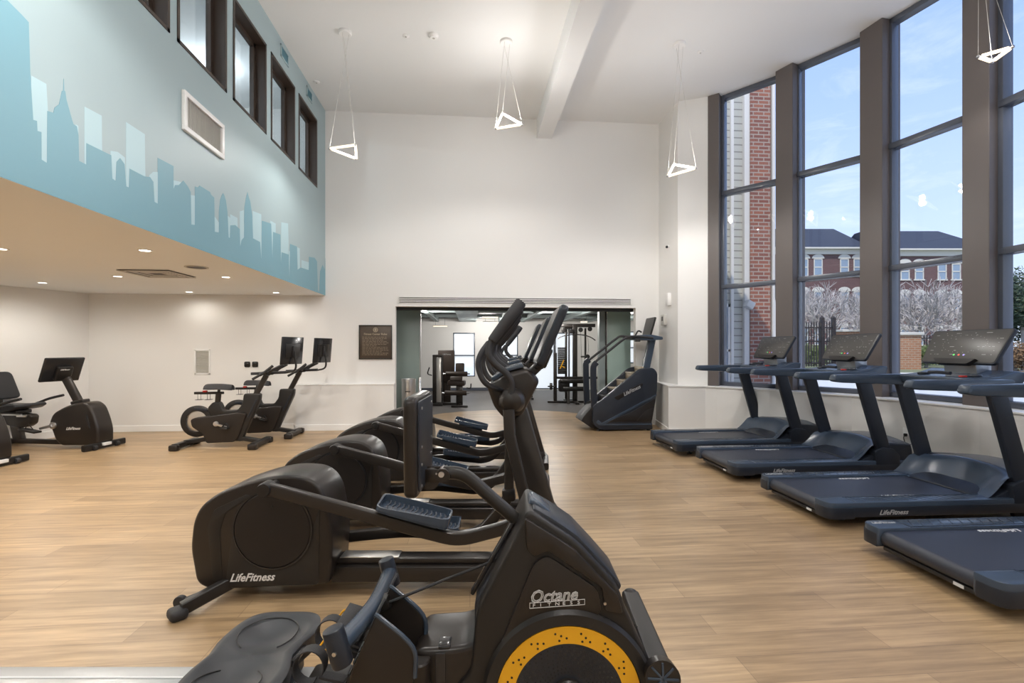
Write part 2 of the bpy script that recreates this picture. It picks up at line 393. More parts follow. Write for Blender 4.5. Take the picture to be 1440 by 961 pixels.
# mural paint layers (thin coats of paint on the wall face); outline as (Y, z)
SKY_DARK = [(2.916, 3.33), (3.003, 3.31), (3.049, 3.296), (3.059, 3.008), (3.078, 2.748), (3.103, 2.753), (3.106, 2.696), (3.133, 2.701), (3.134, 2.538), (3.171, 2.532), (3.174, 2.846), (3.218, 2.856), (3.226, 2.891), (3.259, 2.928), (3.28, 3.021), (3.29, 3.029), (3.293, 3.105), (3.297, 3.033), (3.305, 3.032), (3.314, 2.983), (3.36, 2.872), (3.369, 2.855), (3.396, 2.853), (3.409, 2.801), (3.414, 2.637), (3.475, 2.636), (3.475, 2.778), (3.701, 2.786), (3.711, 2.625), (3.744, 2.62), (3.753, 2.759), (3.789, 2.801), (3.835, 2.773), (3.853, 2.616), (3.882, 2.617), (3.887, 2.76), (4.057, 2.761), (4.123, 2.779), (4.164, 2.754), (4.178, 2.598), (4.22, 2.596), (4.221, 2.596), (4.221, 2.969), (4.433, 2.98), (4.433, 2.782), (4.454, 2.825), (4.508, 2.843), (4.577, 2.905), (4.649, 2.876), (4.693, 2.84), (4.702, 2.548), (4.759, 2.558), (4.762, 2.914), (4.815, 2.922), (4.84, 2.948), (5.027, 2.946), (5.044, 2.925), (5.104, 2.916), (5.114, 2.579), (5.194, 2.592), (5.197, 2.813), (5.223, 2.933), (5.257, 2.991), (5.279, 3.017), (5.302, 3.005), (5.337, 2.958), (5.372, 2.843), (5.396, 2.587), (5.424, 2.587), (5.432, 2.722), (5.539, 2.753), (5.645, 2.735), (5.658, 2.538), (5.689, 2.622), (5.747, 2.666), (5.761, 3.013), (5.798, 3.128), (5.835, 3.203), (5.872, 3.151), (5.906, 3.118), (5.959, 2.962), (5.978, 2.707), (6.171, 2.706), (6.208, 2.489), (6.224, 2.977), (6.504, 3.013), (6.545, 2.549), (6.563, 2.921), (6.81, 2.943), (6.83, 2.53), (6.849, 2.715), (7.113, 2.733), (7.141, 2.369), (7.162, 2.893), (7.445, 2.913), (7.468, 2.577), (7.603, 2.632), (7.967, 2.651), (7.985, 2.864), (8.262, 2.9), (8.388, 2.862), (8.438, 2.392), (8.509, 2.363), (8.56, 2.72), (8.696, 2.853), (8.825, 2.794)]
SKY_LIGHT = [[(3.066, 2.999), (3.168, 3.005), (3.179, 2.848), (3.174, 2.519), (3.125, 2.527), (3.066, 2.717)], [(3.387, 2.863), (3.409, 2.861), (3.409, 2.786), (3.387, 2.806)], [(3.46, 3.013), (3.612, 3.024), (3.616, 2.753), (3.46, 2.604)], [(3.694, 2.815), (3.766, 2.836), (3.839, 2.824), (3.858, 2.585), (3.694, 2.603)], [(3.851, 3.091), (4.062, 3.092), (4.07, 2.731), (3.894, 2.588), (3.851, 2.599)], [(4.115, 2.79), (4.164, 2.834), (4.226, 2.856), (4.226, 2.576), (4.164, 2.576)], [(4.423, 2.857), (4.536, 2.88), (4.586, 2.872), (4.495, 2.777), (4.423, 2.763)], [(4.684, 2.812), (4.768, 2.83), (4.768, 2.539), (4.684, 2.535)], [(5.097, 2.739), (5.212, 2.686), (5.212, 2.574), (5.097, 2.565)], [(5.376, 2.809), (5.432, 2.801), (5.432, 2.84), (5.594, 2.843), (5.602, 2.704), (5.432, 2.546), (5.376, 2.553)], [(5.65, 2.93), (5.743, 2.97), (5.761, 2.638), (5.65, 2.511)], [(5.969, 3.025), (6.208, 3.051), (6.219, 2.445), (5.969, 2.683)], [(6.48, 3.043), (6.653, 3.051), (6.653, 2.882), (6.533, 2.499)], [(6.843, 3.117), (7.092, 3.163), (7.127, 2.691), (6.823, 2.499)], [(7.099, 2.777), (7.177, 2.792), (7.177, 2.361), (7.113, 2.365)], [(7.452, 2.906), (7.562, 2.909), (7.578, 2.567), (7.452, 2.561)], [(7.643, 2.75), (7.976, 2.775), (7.993, 2.617), (7.643, 2.605)]]
for nm, m, polys, th in (('mural_light_paint', 'mural_light', SKY_LIGHT, .0012), ('mural_skyline_paint', 'mural_dark', [[(1.4, 2.347), (1.4, 3.05), (2.2, 3.05), (2.2, 3.42), (2.75, 3.42)]+SKY_DARK+[(YB-.002, 3.0), (YB-.002, 2.347)]], .0024)):
    mb = MB()
    if nm == 'mural_light_paint': polys = polys+[[(.6, 2.4), (1.1, 2.4), (1.1, 3.1), (.6, 3.1)], [(0, 2.4), (.35, 2.4), (.35, 3.3), (0, 3.3)]]
    else: polys = polys+[[(YBACK, 2.347), (1.42, 2.347), (1.42, 2.7), (.9, 2.75), (.8, 3.2), (.2, 3.2), (-.1, 2.8), (-1, 2.9), (-1.2, 2.6), (YBACK, 2.6)]]
    for p in polys: mb.prism(p, XM-.004, XM+th, axis='x')
    mb.build(nm, m, mw, True)

# ------------------------------------------------------------------ small fittings on walls and ceilings
g = empty('return_grille', (XM, 4.55, 3.35), 0, 'large white return air grille with upright louvres on the blue mural wall', 'vent')
mb = MB(); L, H = .708, .352
for a, b in (((0, 0, 0), (.03, L, .045)), ((0, 0, H-.045), (.03, L, H)), ((0, 0, .04), (.03, .045, H-.04)), ((0, L-.045, .04), (.03, L, H-.04))): mb.b2(a, b, .004)
mb.build('vent_frame', 'trim_white', g)
mb = MB(); mb.b2((0.001, .04, .04), (.004, L-.04, H-.04))
for k in range(22):
    y = .06+k*(L-.12)/21; mb.box((.014, y, H/2), (.004, .018, H-.09), rot=(0, 0, .5))
mb.build('louvre', 'vent_grey', g)
for k, (y0, y1) in enumerate(((6.807, 7.09), (7.858, 8.115))):
    v = empty('wall_vent', (XM, y0, 5.34), 0, 'small blue painted wall vent high up, %s' % ('the one nearer the viewer' if k == 0 else 'the one nearer the back corner'), 'vent', 'small vents above the upper windows')
    mb = MB(); L, H = y1-y0, .165
    for a, b in (((0, 0, 0), (.015, L, .02)), ((0, 0, H-.02), (.015, L, H)), ((0, 0, 0), (.015, .02, H)), ((0, L-.02, 0), (.015, L, H))): mb.b2(a, b, .002)
    mb.build('vent_frame', 'mural_ground', v)
    mb = MB(); mb.b2((.001, .02, .02), (.003, L-.02, H-.02))
    for q in range(7): mb.box((.008, L/2, .03+q*.0175), (.010, L-.04, .003), rot=(0, .6, 0))
    mb.build('louvre', 'mural_dark', v)

g = empty('linear_grille', (-1.27, YB, 2.215), 0, 'long white linear air grille above the wide opening', 'vent')
L = 4.25
mb = MB()
for k in range(5): mb.b2((0, -.012, k*.028), (L, 0, k*.028+.013), .002)
mb.b2((0, -.012, 0), (.02, 0, .125)); mb.b2((L-.02, -.012, 0), (L, 0, .125)); mb.build('vent_frame', 'trim_white', g)
mb = MB(); mb.b2((.01, -.004, .004), (L-.01, -.001, .12)); mb.build('slot', 'vent_dark', g)

g = empty('wall_louvre', (-4.71, YB, .97), 0, 'white louvred vent on the back wall behind the spin bikes', 'vent')
mb = MB(); L, H = .26, .43
for a, b in (((0, -.015, 0), (L, 0, .025)), ((0, -.015, H-.025), (L, 0, H)), ((0, -.015, 0), (.025, 0, H)), ((L-.025, -.015, 0), (L, 0, H))): mb.b2(a, b, .003)
mb.build('vent_frame', 'trim_white', g)
mb = MB(); mb.b2((.02, -.003, .02), (L-.02, -.001, H-.02))
for k in range(14): mb.box((L/2, -.010, .04+k*.027), (L-.05, .018, .003), rot=(.6, 0, 0))
mb.build('louvre', 'vent_grey', g)

for k, x in enumerate((-3.84, -3.71)):
    s_ = empty('wall_socket', (x, YB, 1.14), 0, 'black round-cornered wall socket, %s of the pair on the back wall' % ('left' if k == 0 else 'right'), 'socket', 'black sockets on the back wall')
    mb = MB(); mb.prism(rc([(-.05, -.05), (.05, -.05), (.05, .05), (-.05, .05)], .025), -.012, 0, .003); mb.build('plate', 'black_plastic', s_)
    mb = MB(); mb.cyl((0, -.03, 0), (0, -.01, 0), .025, n=16, bevel=.003); mb.build('plug', 'panel_plastic', s_)

p = empty('wall_plaque', (-1.95, YB, 1.225), 0, 'dark bronze plaque with a crest and engraved lines beside the opening', 'plaque')
mb = MB(); W, H = .575, .605
mb.b2((0, -.018, 0), (W, 0, H), .003); mb.build('plate', 'bronze', p)
mb = MB()
for a, b in (((0, -.026, 0), (W, -.016, .018)), ((0, -.026, H-.018), (W, -.016, H)), ((0, -.026, 0), (.018, -.016, H)), ((W-.018, -.026, 0), (W, -.016, H))): mb.b2(a, b, .002)
mb.build('border', 'frame_metal', p)
mb = MB(); mb.ring((W/2, -.018, H-.085), .030, .042, .003, (0, -1, 0), 24); mb.ball((W/2, -.018, H-.085), .02, (1, .2, 1.2), 10)
mb.build('crest', 'bronze_print', p)
mb = MB(); mb.text('Fitness Center Rules', .048, frame_mtx((W/2, -.0185, H-.175), (1, 0, 0), (0, 0, 1)), .002, bold=.001, align='CENTER')
mb.build('engraved_heading', 'bronze_print', p, True)
random.seed(3)
for k in range(13):
    mb = MB()
    z = H-.215-k*.026; x = .06
    while x < W-.09:
        l = random.uniform(.02, .06); 
        if k in (2, 6, 10) and x > W*random.uniform(.4, .8): break
        l = min(l, W-.06-x); mb.b2((x, -.0192, z), (x+l, -.0178, z+.006)); x += l+.012
    mb.build('engraved_line', 'bronze_print', p, True)

def box_fit(name, c, size, m, label, cat, bev=.006):
    mb = MB(); mb.box((0, 0, 0), size, bev); o = mb.build(name, m, None, loc=c); return tag(o, label, cat)
# on the side face of the column (faces the room's middle)
e = empty('wall_camera', (3.5, 8.40, 3.22), 0, 'tiny dark security camera high on the white column', 'camera')
mb = MB(); mb.cyl((-.02, 0, 0), (0, 0, 0), .03, n=16, bevel=.004); mb.build('base', 'trim_white', e)
mb = MB(); mb.ball((-.035, 0, -.01), .024); mb.build('lens', 'screen_dark', e)
e = empty('wall_speaker', (3.5, 8.35, 2.28), 0, 'slim white box high on the column beside the stair climber', 'speaker')
mb = MB(); mb.box((-.03, 0, 0), (.06, .12, .22), .008); mb.build('body', 'trim_white', e)
mb = MB(); mb.b2((-.063, -.045, -.09), (-.059, .045, .09), .002); mb.build('front', 'wall_paint', e)
e = empty('control_box', (3.5, 8.55, 1.93), 0, 'small grey control box on the wall above the stair climber', 'control box')
mb = MB(); mb.box((-.03, 0, 0), (.06, .15, .19), .008); mb.build('body', 'vent_grey', e)
mb = MB(); mb.b2((-.064, -.04, -.02), (-.059, .04, .06), .002); mb.build('front', 'frame_metal', e)

# downlights of the low ceiling
spots = [(-4.34, 4.94, 'nearest the left edge of the photo'), (-3.05, 4.90, 'biggest one, nearest the mural wall'), (-4.50, 6.70, 'left of the square air diffuser'), (-5.99, 7.44, 'close to the left wall'),
         (-3.15, 6.65, 'right of the square air diffuser near the mural'), (-4.57, 8.44, 'near the back wall, above the louvred vent'), (-3.20, 8.43, 'near the back wall, closest to the room corner')]
for x, y, t in spots:
    d = empty('downlight', (x, y, ZS), 0, 'round recessed downlight '+t, 'downlight', 'recessed downlights of the low ceiling')
    mb = MB(); mb.ring((0, 0, 0), .045, .062, .006, (0, 0, -1), 28); mb.build('trim_ring', 'trim_white', d)
    mb = MB(); mb.cyl((0, 0, -.004), (0, 0, 0), .046, n=24); mb.build('lens', 'downlight', d)
d = empty('air_diffuser', (-3.83, 6.40, ZS), 0, 'square four-way air diffuser set in the low ceiling', 'vent')
mb = MB()
for k, s_ in enumerate((.29, .21, .13)):
    z = -.018+.003*k
    for a in range(4):
        m = Matrix.Rotation(a*PI/2, 4, 'Z')
        mb.prism([(-s_, -s_), (s_, -s_), (s_-.045, -s_+.045), (-s_+.045, -s_+.045)], z, z+.006, axis='z', mtx=m)
mb.build('vane', 'vent_grey', d, True)
mb = MB(); mb.b2((-.29, -.29, -.004), (.29, .29, -.0005)); mb.build('opening', 'vent_dark', d, True)
d = empty('ceiling_speaker', (-3.10, 5.87, ZS), 0, 'dark round ceiling speaker near the lower edge of the mural', 'speaker')
mb = MB(); mb.ring((0, 0, 0), .10, .12, .008, (0, 0, -1), 32); mb.build('rim', 'vent_grey', d)
mb = MB(); mb.cyl((0, 0, -.005), (0, 0, 0), .10, n=28); mb.build('grille', 'vent_dark', d)
for x, y, r, t in ((-.85, 6.64, .045, 'small flat white sprinkler cover on the high ceiling'), (-.48, 6.59, .065, 'round white smoke detector on the high ceiling'), (-2.39, 7.91, .05, 'small white sprinkler cover near the mural wall'), (3.23, 6.65, .045, 'small white sprinkler cover right of the right-hand pendant canopy')):
    d = empty('smoke_detector' if r > .06 else 'sprinkler_cover', (x, y, ZC), 0, t, 'smoke detector' if r > .06 else 'sprinkler')
    h = .045 if r > .06 else .015
    mb = MB(); mb.lathe([(0, -h), (r*.7, -h), (r, -h*.5), (r, 0), (0, 0)], n=24); mb.build('cover', 'trim_white', d)
    mb = MB(); mb.cyl((0, 0, -h-.006), (0, 0, -h+.001), r*.25, n=12); mb.build('button', 'vent_grey', d)

# triangular pendants
def pendant(V, canopy, label, power):
    c = sum((Vector(v) for v in V), Vector())/3
    e = empty('triangle_pendant', (canopy[0], canopy[1], ZC), 0, label, 'pendant light', 'triangular pendant lights')
    o = Vector((canopy[0], canopy[1], ZC))
    mb = MB(); mb.lathe([(0, -.035), (.075, -.035), (.085, -.025), (.085, 0), (0, 0)], n=28); mb.build('canopy', 'trim_white', e)
    for k in range(3):
        a, b = Vector(V[k])-o, Vector(V[(k+1) % 3])-o
        d = (b-a).normalized()
        mb = MB(); mb.cyl(a+d*.025, b-d*.025, .015, n=10); mb.build('light_tube', 'lamp', e)
        mb = MB(); mb.ball(a, .016, n=10); mb.build('corner_joint', 'silver', e)
        mb = MB(); mb.cyl(a, (.05*math.cos(2.1*k), .05*math.sin(2.1*k), -.03), .0018, n=5); mb.build('cord', 'vent_grey', e)
    l = bpy.data.lights.new('pendant_glow', 'SPOT'); l.energy = power; l.color = (1, .96, .92); l.shadow_soft_size = .04; l.spot_size = R(172); l.spot_blend = .35
    lo = bpy.data.objects.new('pendant_glow', l); COL.objects.link(lo); lo.location = (c.x, c.y, c.z-.03)
    l = bpy.data.lights.new('pendant_lamp', 'POINT'); l.energy = power*.42; l.color = (1, .97, .94); l.shadow_soft_size = .04
    lo = bpy.data.objects.new('pendant_lamp', l); COL.objects.link(lo); lo.location = (c.x, c.y, c.z+.06)
    return e
PW = 85
pendant([(-1.847, 6.657, 4.057), (-1.453, 6.401, 4.012), (-1.524, 6.776, 3.976)], (-1.64, 6.63), 'triangular glowing pendant hanging nearest the mural wall', 36)
pendant([(0.445, 6.759, 4.664), (0.696, 6.52, 4.413), (0.335, 6.467, 4.319)], (.49, 6.64), 'triangular glowing pendant hanging highest, left of the ceiling beam', PW)
pendant([(2.822, 6.598, 3.974), (3.001, 6.305, 3.822), (2.586, 6.249, 3.681)], (2.86, 6.50), 'triangular glowing pendant hanging in front of the white column', PW)
k4 = 4.55/3.5
q = [cam2w(Xc*k4, 4.55+dz, zz) for Xc, dz, zz in ((3.325, 0, 0), (3.47, -.13, 0), (3.47, .06, 0))]
pendant([(q[0][0], q[0][1], 1.42+410/690*4.55), (q[1][0], q[1][1], 1.42+424/690*4.42), (q[2][0], q[2][1], 1.42+404/690*4.6)], (4.75, 4.25), 'triangular glowing pendant hanging in front of the tall bow window posts', 25)
for x, y in ((-1.5, 2.6), (.4, .8), (2.9, 2.4), (-1.2, -1.6), (2.4, -1.4)):  # pendants out of view, added to fill the room with light
    pendant([(x-.2, y, 4.1), (x+.2, y-.05, 4.05), (x, y+.33, 4.0)], (x, y), 'added triangular pendant out of view, there to fill the room with light', PW)

# wall outlet with plug and cord under the ledge
def ledge_pt(t, seg): 
    a, b = inn[seg], inn[seg+1]; return (a[0]+(b[0]-a[0])*t, a[1]+(b[1]-a[1])*t)
a, b = Vector(inn[5]), Vector(inn[6]); d = (b-a).normalized(); pt = a+(b-a)*.45; n = outn(a, b)
o = empty('power_outlet', (pt.x, pt.y, .42), math.atan2(d.y, d.x), 'white power outlet with a black plug and cord on the low wall below the window', 'outlet')
mb = MB(); mb.b2((-.04, -.008, -.06), (.04, 0, .06), .003); mb.build('plate', 'trim_white', o)
mb = MB(); mb.box((0, -.022, -.02), (.03, .03, .035), .005); mb.build('plug', 'black_plastic', o)
mb = MB(); mb.tube(cr([(0, -.036, -.025), (.0, -.05, -.06), (.02, -.04, -.15), (.06, -.05, -.3), (.04, -.1, -.40), (-.1, -.25, -.412), (-.3, -.3, -.412)]), .005, 8); mb.build('cord', 'black_plastic', o)

# ------------------------------------------------------------------ next room
BX0, BX1, BY = -4.2, 6.2, 16.5
holes = [(-.56, .17, .47, 1.94, 0), (.93, 1.62, .47, 1.94, 0), (2.15, 3.6, .03, 1.95, 1), (5.35, 6.0, .9, 2.0, 0)]
mb = MB(); x = BX0-.15
for x0, x1, z0, z1, dr in holes:
    mb.b2((x, BY, 0), (x0, BY+.15, 2.7)); mb.b2((x0, BY, 0), (x1, BY+.15, z0)); mb.b2((x0, BY, z1), (x1, BY+.15, 2.7)); x = x1
mb.b2((x, BY, 0), (BX1+.15, BY+.15, 2.7)); struct(mb, 'wall_far', 'wall_paint')
mb = MB(); mb.b2((BX0-.15, 8.99, -.13), (BX0, BY, 2.7)); struct(mb, 'wall_far_left', 'wall_paint')
mb = MB(); mb.b2((4.0, 8.99, -.13), (4.13, 9.65, 2.7)); mb.b2((4.13, 9.60, -.13), (6.2, 9.65, 2.7)); struct(mb, 'wall_far_near', 'wall_paint')
mb = MB(); mb.b2((BX1, 9.65, -.13), (BX1+.15, BY, 2.7)); struct(mb, 'wall_far_right', 'wall_paint')
mb = MB(); mb.b2((BX0-.15, 8.99, 2.42), (4.0, BY+.15, 2.7)); mb.b2((4.0, 9.65, 2.42), (BX1+.15, BY+.15, 2.7)); struct(mb, 'ceiling_dark', 'dark_deck')
for k, (x, w) in enumerate(((-1.9, .12), (-1.15, .12), (-.35, .55), (.95, .13), (1.7, .13), (2.9, .14), (3.9, .14), (5.0, .13))):
    mb = MB(); mb.b2((x, 9.7, 2.30), (x+w, BY, 2.42)); struct(mb, 'trim_%d' % (20+k), 'teal_beam')
for k, y in enumerate((12.6, 14.6)):
    mb = MB(); mb.b2((BX0, y, 2.335), (BX1, y+.12, 2.42)); struct(mb, 'trim_%d' % (30+k), 'teal_beam')
mb = MB(); mb.b2((BX0, BY-.015, 0), (2.15, BY, .10)); struct(mb, 'baseboard_far', 'frame_grey')
for i, (x0, x1, z0, z1, dr) in enumerate(holes):
    w = empty('door_1' if dr else 'window_%d' % (20+i), (x0, BY, z0), kind='structure'); L, H = x1-x0, z1-z0
    mb = MB()
    f = .035
    for a, b in (((0, 0, 0), (L, .06, f)), ((0, 0, H-f), (L, .06, H)), ((0, 0, 0), (f, .06, H)), ((L-f, 0, 0), (L, .06, H))): mb.b2(a, b, .003)
    if dr: mb.b2((L/2-.04, 0, 0), (L/2+.04, .06, H), .003)
    else: mb.b2((0, 0, H*.47), (L, .06, H*.47+.04), .003)
    mb.build('door_frame' if dr else 'window_frame', 'frame_grey', w)
    mb = MB(); mb.b2((f, .03, f), (L-f, .036, H-f)); mb.build('pane', 'clear_glass', w, True)
    mb = MB(); mb.b2((.01, .075, .03 if (dr or i) else .33), (L-.01, .079, H)); mb.build('glowing_shade', 'glowing_shade', w, True)
mb = MB(); mb.b2((OX0, 9.0, 2.112), (OX1, 9.10, 2.42)); struct(mb, 'trim_33', 'dark_deck')
for k, (x0, x1, m, t) in enumerate(((-1.46, -.958, 'teal_panel', 'grey-green frosted panel standing left in the opening, behind the steel bin'), (2.76, 3.28, 'teal_panel_light', 'pale green frosted panel standing right in the opening, behind the stair climber'))):
    e = empty('sliding_panel', (x0, 9.75, 0), 0, t, 'panel', 'green panels in the opening'); L = x1-x0
    mb = MB(); mb.b2((.02, 0, .03), (L-.02, .03, 2.40), .002); mb.build('sheet', m, e)
    mb = MB(); mb.b2((0, -.01, .0), (L, .04, .03), .002); mb.b2((L-.025 if k == 0 else -.02, -.01, 0), (L if k == 0 else .005, .04, 2.4), .002); mb.build('edge_rail', 'alum' if k == 0 else 'frame_metal', e)
mb = MB(); mb.b2((2.62, 9.78, 0), (2.75, 9.93, 2.41), .004); struct(mb, 'trim_34', 'teal_beam')

def strip_lamp(x, y, z, L, rz, t):
    e = empty('strip_light', (x, y, z), rz, t, 'ceiling light', 'lights of the next room')
    mb = MB(); mb.b2((-L/2, -.03, 0), (L/2, .03, .03), .004); mb.build('housing', 'trim_white', e)
    mb = MB(); mb.b2((-L/2+.01, -.025, -.012), (L/2-.01, .025, 0), .003); mb.build('diffuser', 'lamp', e)
    mb = MB(); mb.cyl((-L/3, 0, .03), (-L/3, 0, 2.4-z), .003, n=5); mb.cyl((L/3, 0, .03), (L/3, 0, 2.4-z), .003, n=5); mb.build('hanger', 'frame_metal', e)
strip_lamp(-.9, 15.0, 2.09, .42, 0, 'short glowing strip light hanging left in the next room')
strip_lamp(.55, 13.4, 2.26, .45, .2, 'upper glowing strip light behind the elliptical handle')
strip_lamp(.6, 14.6, 2.19, .42, -.2, 'lower glowing strip light behind the elliptical handle')
strip_lamp(2.95, 10.2, 2.18, .16, 0, 'short bright strip at the top of the right green panel')
strip_lamp(3.2, 13.6, 2.16, .2, 0, 'small light left of the right green panel')
for x, y in ((-1, 12), (2, 12), (4.6, 13.5), (.5, 15)):
    l = bpy.data.lights.new('room_lamp', 'POINT'); l.energy = 85; l.color = (1, .96, .91); l.shadow_soft_size = .15
    lo = bpy.data.objects.new('room_lamp', l); COL.objects.link(lo); lo.location = (x, y, 2.2)

# stainless bin and post
e = empty('steel_bin', (-1.14, 9.3, 0), 0, 'round stainless steel bin standing left in the opening', 'bin')
mb = MB(); mb.lathe([(0, .004), (.128, .004), (.13, .01), (.13, .80), (.135, .805), (.135, .85), (.11, .85), (.105, .82), (0, .82)], n=36); mb.build('body', 'steel', e)
mb = MB(); mb.box((0, -.128, .62), (.09, .01, .02), .003); mb.build('slot', 'screen_dark', e)
mb = MB(); mb.lathe([(.131, 0), (.136, 0), (.136, .03), (.131, .03), (.131, 0)], n=36); mb.build('base_ring', 'frame_metal', e)
e = empty('steel_post', (-.955, 9.5, 0), 0, 'slim upright steel post right beside the round bin', 'post')
mb = MB(); mb.lathe([(0, .02), (.03, .02), (.03, .85), (.025, .86), (0, .86)], n=20); mb.build('tube', 'steel', e)
mb = MB(); mb.lathe([(0, 0), (.10, 0), (.10, .012), (.03, .022), (0, .022)], n=28); mb.build('base', 'frame_metal', e)

# leg machine
e = empty('leg_curl_machine', (-.93, 12.15, 0), R(-4), 'dark leg curl machine with roller pads and a weight tower in the next room', 'exercise machine')
mb = MB(); mb.b2((0, .1, .05), (.10, .25, 1.25), .01); mb.b2((.22, .1, .05), (.25, .25, 1.22), .006); mb.b2((0, .1, 1.2), (.25, .25, 1.26), .01); mb.b2((0, 0, 0), (.26, .34, .06), .01); mb.build('weight_tower', 'frame_metal', e)
mb = MB(); mb.b2((.10, .09, .08), (.215, .1, 1.19), .003); mb.build('tower_cover', 'steel', e)
mb = MB(); mb.b2((.08, .5, .55), (.5, .62, 1.37), .02); mb.b2((.2, .52, 0), (.4, .6, .55), .01); mb.build('rear_shroud', 'brown_vinyl', e)
mb = MB(); mb.text('LifeFitness', .05, frame_mtx((.2, .498, 1.25), (1, 0, 0), (0, 0, 1)), .002); mb.build('logo', 'grey_print', e)
mb = MB(); mb.box((.67, .2, .92), (.22, .08, .26), .03, (-.15, 0, 0)); mb.build('backrest', 'brown_vinyl', e)
mb = MB(); mb.box((.61, .0, .57), (.42, .34, .13), .03); mb.box((.61, -.14, .68), (.30, .06, .12), .02, (-.5, 0, 0)); mb.build('seat', 'brown_vinyl', e)
for z, y in ((.79, .02), (.34, -.2)):
    mb = MB(); mb.cyl((.34, y, z), (.87, y, z), .06, bevel=.012); mb.build('roller_pad', 'brown_vinyl', e)
    mb = MB(); mb.cyl((.27, y, z), (.93, y, z), .018, n=12); mb.build('axle', 'silver', e)
mb = MB(); mb.b2((.6, -.08, 0), (.76, .0, .5), .01); mb.bar([(.1, .15, .05), (.7, .0, .05), (.7, -.25, .05)], .07, .06, up=(0, 0, 1)); mb.bar([(.7, .1, .1), (.64, .2, .85)], .05, .05); mb.b2((.5, -.28, 0), (.9, -.22, .05), .01); mb.build('frame', 'frame_metal', e)
mb = MB(); mb.tube(cr([(.86, -.05, .45), (.95, -.1, .45), (.97, -.16, .56)]), .014, 8); mb.tube(cr([(-.02, .1, .75), (-.1, 0, .8), (-.05, -.08, .95)]), .014, 8); mb.build('handle', 'grip_rubber', e)

# cable machine
e = empty('cable_machine', (2.02, 12.7, 0), R(-6), 'dark cable machine with pulleys, lat bar and roller pads in the next room', 'exercise machine')
mb = MB()
for x, y, h, w in ((.20, 0, 1.3, .09), (.72, .05, 2.05, .12), (.52, .4, 2.0, .06), (.60, .4, 2.0, .04), (1.0, .1, 1.95, .05)): mb.b2((x-w/2, y-w/2, 0 if x < 1 else 1.0), (x+w/2, y+w/2, h), .008)
mb.b2((.35, .0, 1.97), (1.25, .1, 2.06), .01); mb.b2((.45, .1, 1.93), (.8, .5, 2.0), .01)
mb.b2((.0, -.08, 0), (.36, .06, .05), .01); mb.b2((.2, -.04, .0), (1.1, .06, .05), .01); mb.b2((.68, -.5, 0), (.78, .5, .05), .01); mb.b2((.45, .2, .0), (.7, .5, .06), .01); mb.b2((.2, -.03, .62), (1.3, .04, .68), .01)
mb.bar([(.52, -.3, .0), (.52, -.2, .5)], .07, .06, up=(1, 0, 0)); mb.build('frame', 'frame_metal', e)
mb = MB()
for k in range(14): mb.b2((.27, -.08, .75+k*.05), (.47, .1, .793+k*.05), .004)
mb.build('weight_stack', 'black_plastic', e)
mb = MB(); mb.box((.37, -.085, 1.0), (.03, .012, .25), .003, (0, .4, 0)); mb.box((.41, -.085, .93), (.10, .012, .02), .003, (0, .5, 0)); mb.build('strap', 'yellow', e)
mb = MB(); mb.tube(cr([(.25, -.2, 1.66), (.35, -.2, 1.72), (.6, -.2, 1.77), (.9, -.2, 1.76), (1.1, -.2, 1.70), (1.22, -.2, 1.62)]), .014, 8); mb.cyl((.7, -.2, 1.76), (.7, -.1, 1.98), .005, n=6); mb.build('lat_bar', 'frame_metal', e)
for x, z in ((.42, 1.88), (.62, 1.86), (.86, 1.9), (1.10, 1.92), (1.04, 1.2)):
    mb = MB(); mb.cyl((x, -.06, z), (x, -.02, z), .06, bevel=.008); mb.build('pulley', 'black_plastic', e)
mb = MB(); mb.cyl((.3, -.25, .58), (1.0, -.25, .58), .06, bevel=.012); mb.build('roller_pad', 'black_plastic', e)
mb = MB(); mb.cyl((.38, -.25, .38), (.95, -.25, .38), .06, bevel=.012); mb.build('lower_roller_pad', 'black_plastic', e)
mb = MB(); mb.box((.42, -.1, .45), (.28, .3, .3), .04); mb.build('seat', 'black_plastic', e)
mb = MB(); mb.cyl((.05, -.1, .43), (.12, -.1, .43), .09, bevel=.01); mb.cyl((.0, -.1, .43), (.2, -.1, .43), .02, n=12); mb.build('weight_plate', 'frame_metal', e)
mb = MB(); mb.tube(cr([(1.04, -.06, 1.75), (1.06, -.06, 1.4), (1.02, -.06, 1.2)]), .004, 6); mb.tube(cr([(.86, -.05, 1.85), (.87, -.1, 1.3), (.9, -.1, .7)]), .004, 6); mb.build('cable', 'black_plastic', e)
mb = MB(); mb.box((.93, -.07, 1.2), (.14, .05, .04), .01); mb.cyl((1.04, -.07, 1.22), (1.04, -.07, 1.05), .015, n=10); mb.build('handle', 'grip_rubber', e)
# low floor mat / bench pieces
e = empty('weight_bench', (1.35, 13.6, 0), 0, 'low dark bench with cables standing on the rubber floor left of the cable machine', 'bench')
mb = MB(); mb.box((0, 0, .28), (.9, .26, .07), .02); mb.build('pad', 'black_plastic', e)
mb = MB(); mb.b2((-.4, -.2, 0), (-.34, .2, .05), .008); mb.b2((.34, -.2, 0), (.4, .2, .05), .008); mb.b2((-.39, -.03, .04), (-.35, .03, .25), .006); mb.b2((.35, -.03, .04), (.39, .03, .25), .006); mb.build('frame', 'frame_metal', e)

